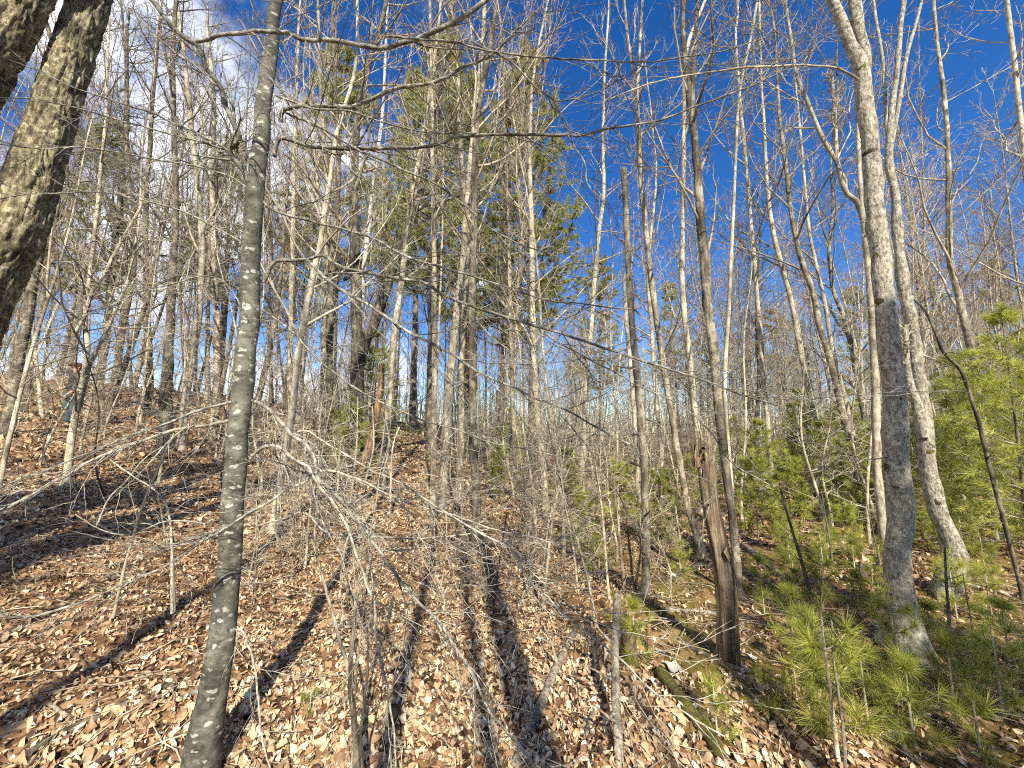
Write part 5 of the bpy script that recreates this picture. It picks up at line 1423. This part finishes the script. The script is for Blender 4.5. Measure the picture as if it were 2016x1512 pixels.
LM_ = np.array([[-.5, 0, 0], [-.08, 0, .03], [.5, 0, -.01], [-.2, .2, .05], [.2, .17, .04], [-.2, -.2, .05], [.2, -.17, .04]]); LMF = np.array([[0, 1, 3], [1, 4, 3], [1, 2, 4], [0, 5, 1], [1, 5, 6], [1, 6, 2]])
LS = np.array([[-.5, 0, 0], [0, -.26, .09], [.5, 0, .01], [0, .26, .09]]); LSF = np.array([[0, 1, 2], [0, 2, 3]])
def ground_frame(x, y):
    e = 0.03
    hx = (height(x + e, y) - height(x - e, y)) / (2 * e); hy = (height(x, y + e) - height(x, y - e)) / (2 * e)
    return hx, hy
def scatter_leaves(rng, ring, dens, size, T, TF, half, tilt=0.46, y_c=0.0):
    r0, r1 = ring
    area = half * (r1 * r1 - r0 * r0); N = int(area * dens)
    r = np.sqrt(rng.uniform(r0 * r0, r1 * r1, N)); a = rng.uniform(-half, half, N)
    x = r * np.sin(a); y = r * np.cos(a)
    z = height(x, y)
    s = size * np.clip(np.exp(rng.normal(0, .40, N)), .4, 1.8)
    # build: curl along length, fold, then tilt and turn
    K = len(T)
    L_ = np.repeat(T[None], N, 0) * s[:, None, None]
    L_[:, :, 1] *= rng.uniform(.5, 1.4, (N, 1)); L_[:, :, :2] += rng.normal(size=(N, K, 2)) * .03 * s[:, None, None]; L_[:, :, 2] *= rng.normal(0.6, 1.6, (N, 1))
    cu = rng.normal(0, 3.0, (N, 1)) / s[:, None] * 0.5
    L_[:, :, 2] += cu * L_[:, :, 0] ** 2
    L_[:, :, 2] -= L_[:, :, 2].min(1, keepdims=True) * 0.6
    t1 = rng.normal(0, tilt * 1.15, N); t2 = rng.normal(0, tilt * 1.15, N); az = rng.uniform(0, 6.28, N)
    X0, Y0, Z0 = L_[:, :, 0], L_[:, :, 1], L_[:, :, 2]
    c, s_ = np.cos(t1)[:, None], np.sin(t1)[:, None]
    Y1, Z1 = Y0 * c - Z0 * s_, Y0 * s_ + Z0 * c
    c, s_ = np.cos(t2)[:, None], np.sin(t2)[:, None]
    X1, Z2 = X0 * c + Z1 * s_, -X0 * s_ + Z1 * c
    c, s_ = np.cos(az)[:, None], np.sin(az)[:, None]
    X2, Y2 = X1 * c - Y1 * s_, X1 * s_ + Y1 * c
    hx, hy = ground_frame(x, y)
    V = np.stack([x[:, None] + X2, y[:, None] + Y2, z[:, None] + hx[:, None] * X2 + hy[:, None] * Y2 + Z2 + rng.uniform(.000, .020, (N, 1))], 2)
    fc = TF[None] + (np.arange(N) * K)[:, None, None]
    # thinner cover on the mossy right, darker towards both sides
    keep = np.ones(N, bool)
    moss = (np.sin(x * 2.3 + 1.1 * np.sin(y * 1.7)) * np.sin(y * 2.1 + x) > .25) & (x > .5)
    keep &= ~(moss & (rng.random(N) < .7)); keep &= ~((x > .9) & (rng.random(N) < .25))
    shade_brown = 1 / (1 + np.exp(-(x - 1.1) * 3)) * .22 + 1 / (1 + np.exp((x + 2.2) * 2)) * .10     # needle-brown litter at right, with shade there and on the bank painted in
    rnd = np.clip(rng.normal(.52, .29, N) + .10 * np.sin(x * .9 + 2) * np.sin(y * .7) - shade_brown, 0, 1)
    return V[keep].reshape(-1, 3), (TF[None] + (np.arange(keep.sum()) * K)[:, None, None]).reshape(-1, 3), np.repeat(rnd[keep], K)
rl = np.random.default_rng(11)
Vs, Ts, As, n0 = [], [], [], 0
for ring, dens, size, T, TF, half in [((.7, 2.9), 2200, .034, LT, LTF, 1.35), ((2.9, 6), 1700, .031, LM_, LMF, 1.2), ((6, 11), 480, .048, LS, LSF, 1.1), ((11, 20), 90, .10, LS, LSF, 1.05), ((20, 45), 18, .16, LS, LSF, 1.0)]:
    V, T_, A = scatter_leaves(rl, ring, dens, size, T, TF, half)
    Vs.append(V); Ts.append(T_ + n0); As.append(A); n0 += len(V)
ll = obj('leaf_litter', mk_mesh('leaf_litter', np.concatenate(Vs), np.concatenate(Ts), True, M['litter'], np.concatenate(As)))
tag(ll, 'thick brown and tan carpet of fallen leaves over the ground', 'leaves', None, 'stuff')

# the largest leaves, one object each, on the ground
def leaf_shape(kind, seed):
    r = np.random.default_rng(seed)
    n = 9
    u = np.linspace(0, 1, n)
    if kind == 'oak':
        wdt = .30 * np.sin(np.pi * u ** .8) * (1 + .38 * np.sin(u * 19 + seed)) + .01
    else:
        wdt = .27 * np.sin(np.pi * u ** .85) + .004
    cv = r.normal(0, .35); fo = r.normal(.12, .25); tw = r.normal(0, .3)
    mid = np.stack([u - .5, .04 * np.sin(u * 5 + seed), cv * (u - .5) ** 2], 1)
    l = mid + np.stack([np.zeros(n), wdt, wdt * (fo + tw * (u - .5))], 1); rr = mid + np.stack([np.zeros(n), -wdt, wdt * (fo - tw * (u - .5))], 1)
    V = np.vstack([mid, l, rr]); V[:, 2] -= V[:, 2].min() * .7
    f = [[i, i + 1, n + i + 1, n + i] for i in range(n - 1)] + [[i + 1, i, 2 * n + i, 2 * n + i + 1] for i in range(n - 1)]
    V = np.vstack([V, [[-.5, 0.006, mid[0, 2]], [-.72, 0.02, .04]]]); f3 = [[0, 3 * n, 3 * n + 1]]
    return mk_mesh('leaf', V, [np.array(f), np.array(f3)], True, M['leaf'])
LM = [leaf_shape('beech' if k % 3 else 'oak', k) for k in range(12)]
for k in range(300):
    px = rl.uniform(10, 2006); py = 1512 - 330 * rl.random() ** 1.5
    g = G(px, py)
    o = obj('leaf', LM[int(rl.integers(0, 12))], ground, (g[0], g[1], g[2] + rl.uniform(.012, .03)))
    s = rl.uniform(.042, .075) * (1.0 if px < 1300 else .85); o.scale = (s, s, s)
    o.rotation_euler = (rl.normal() * .35, rl.normal() * .35, rl.uniform(0, 6.28))

# small twigs lying about
P1 = []
N = 1500
r = np.sqrt(rl.uniform(.8, 110, N)); a = rl.uniform(-1.1, 1.1, N)
x = r * np.sin(a); y = r * np.cos(a); az = rl.uniform(0, 6.28, N); ln = rl.uniform(.12, .6, N)
u = np.linspace(-.5, .5, 5)
X_ = x[:, None] + np.cos(az)[:, None] * u * ln[:, None] + rl.normal(size=(N, 5)) * .008; Y_ = y[:, None] + np.sin(az)[:, None] * u * ln[:, None] + rl.normal(size=(N, 5)) * .008
Z_ = height(X_, Y_) + .022 + rl.random((N, 5)) * .02
Rr = rl.uniform(.0015, .005, (N, 1)) * np.linspace(1, .6, 5)[None]
tb = Tubes(); tb.add(np.stack([X_, Y_, Z_], 2), Rr, 4)
tw = obj('twig_litter', tb.mesh('twig_litter', M['twig'])); tag(tw, 'small dead twigs strewn over the fallen leaves', 'twigs', None, 'stuff')
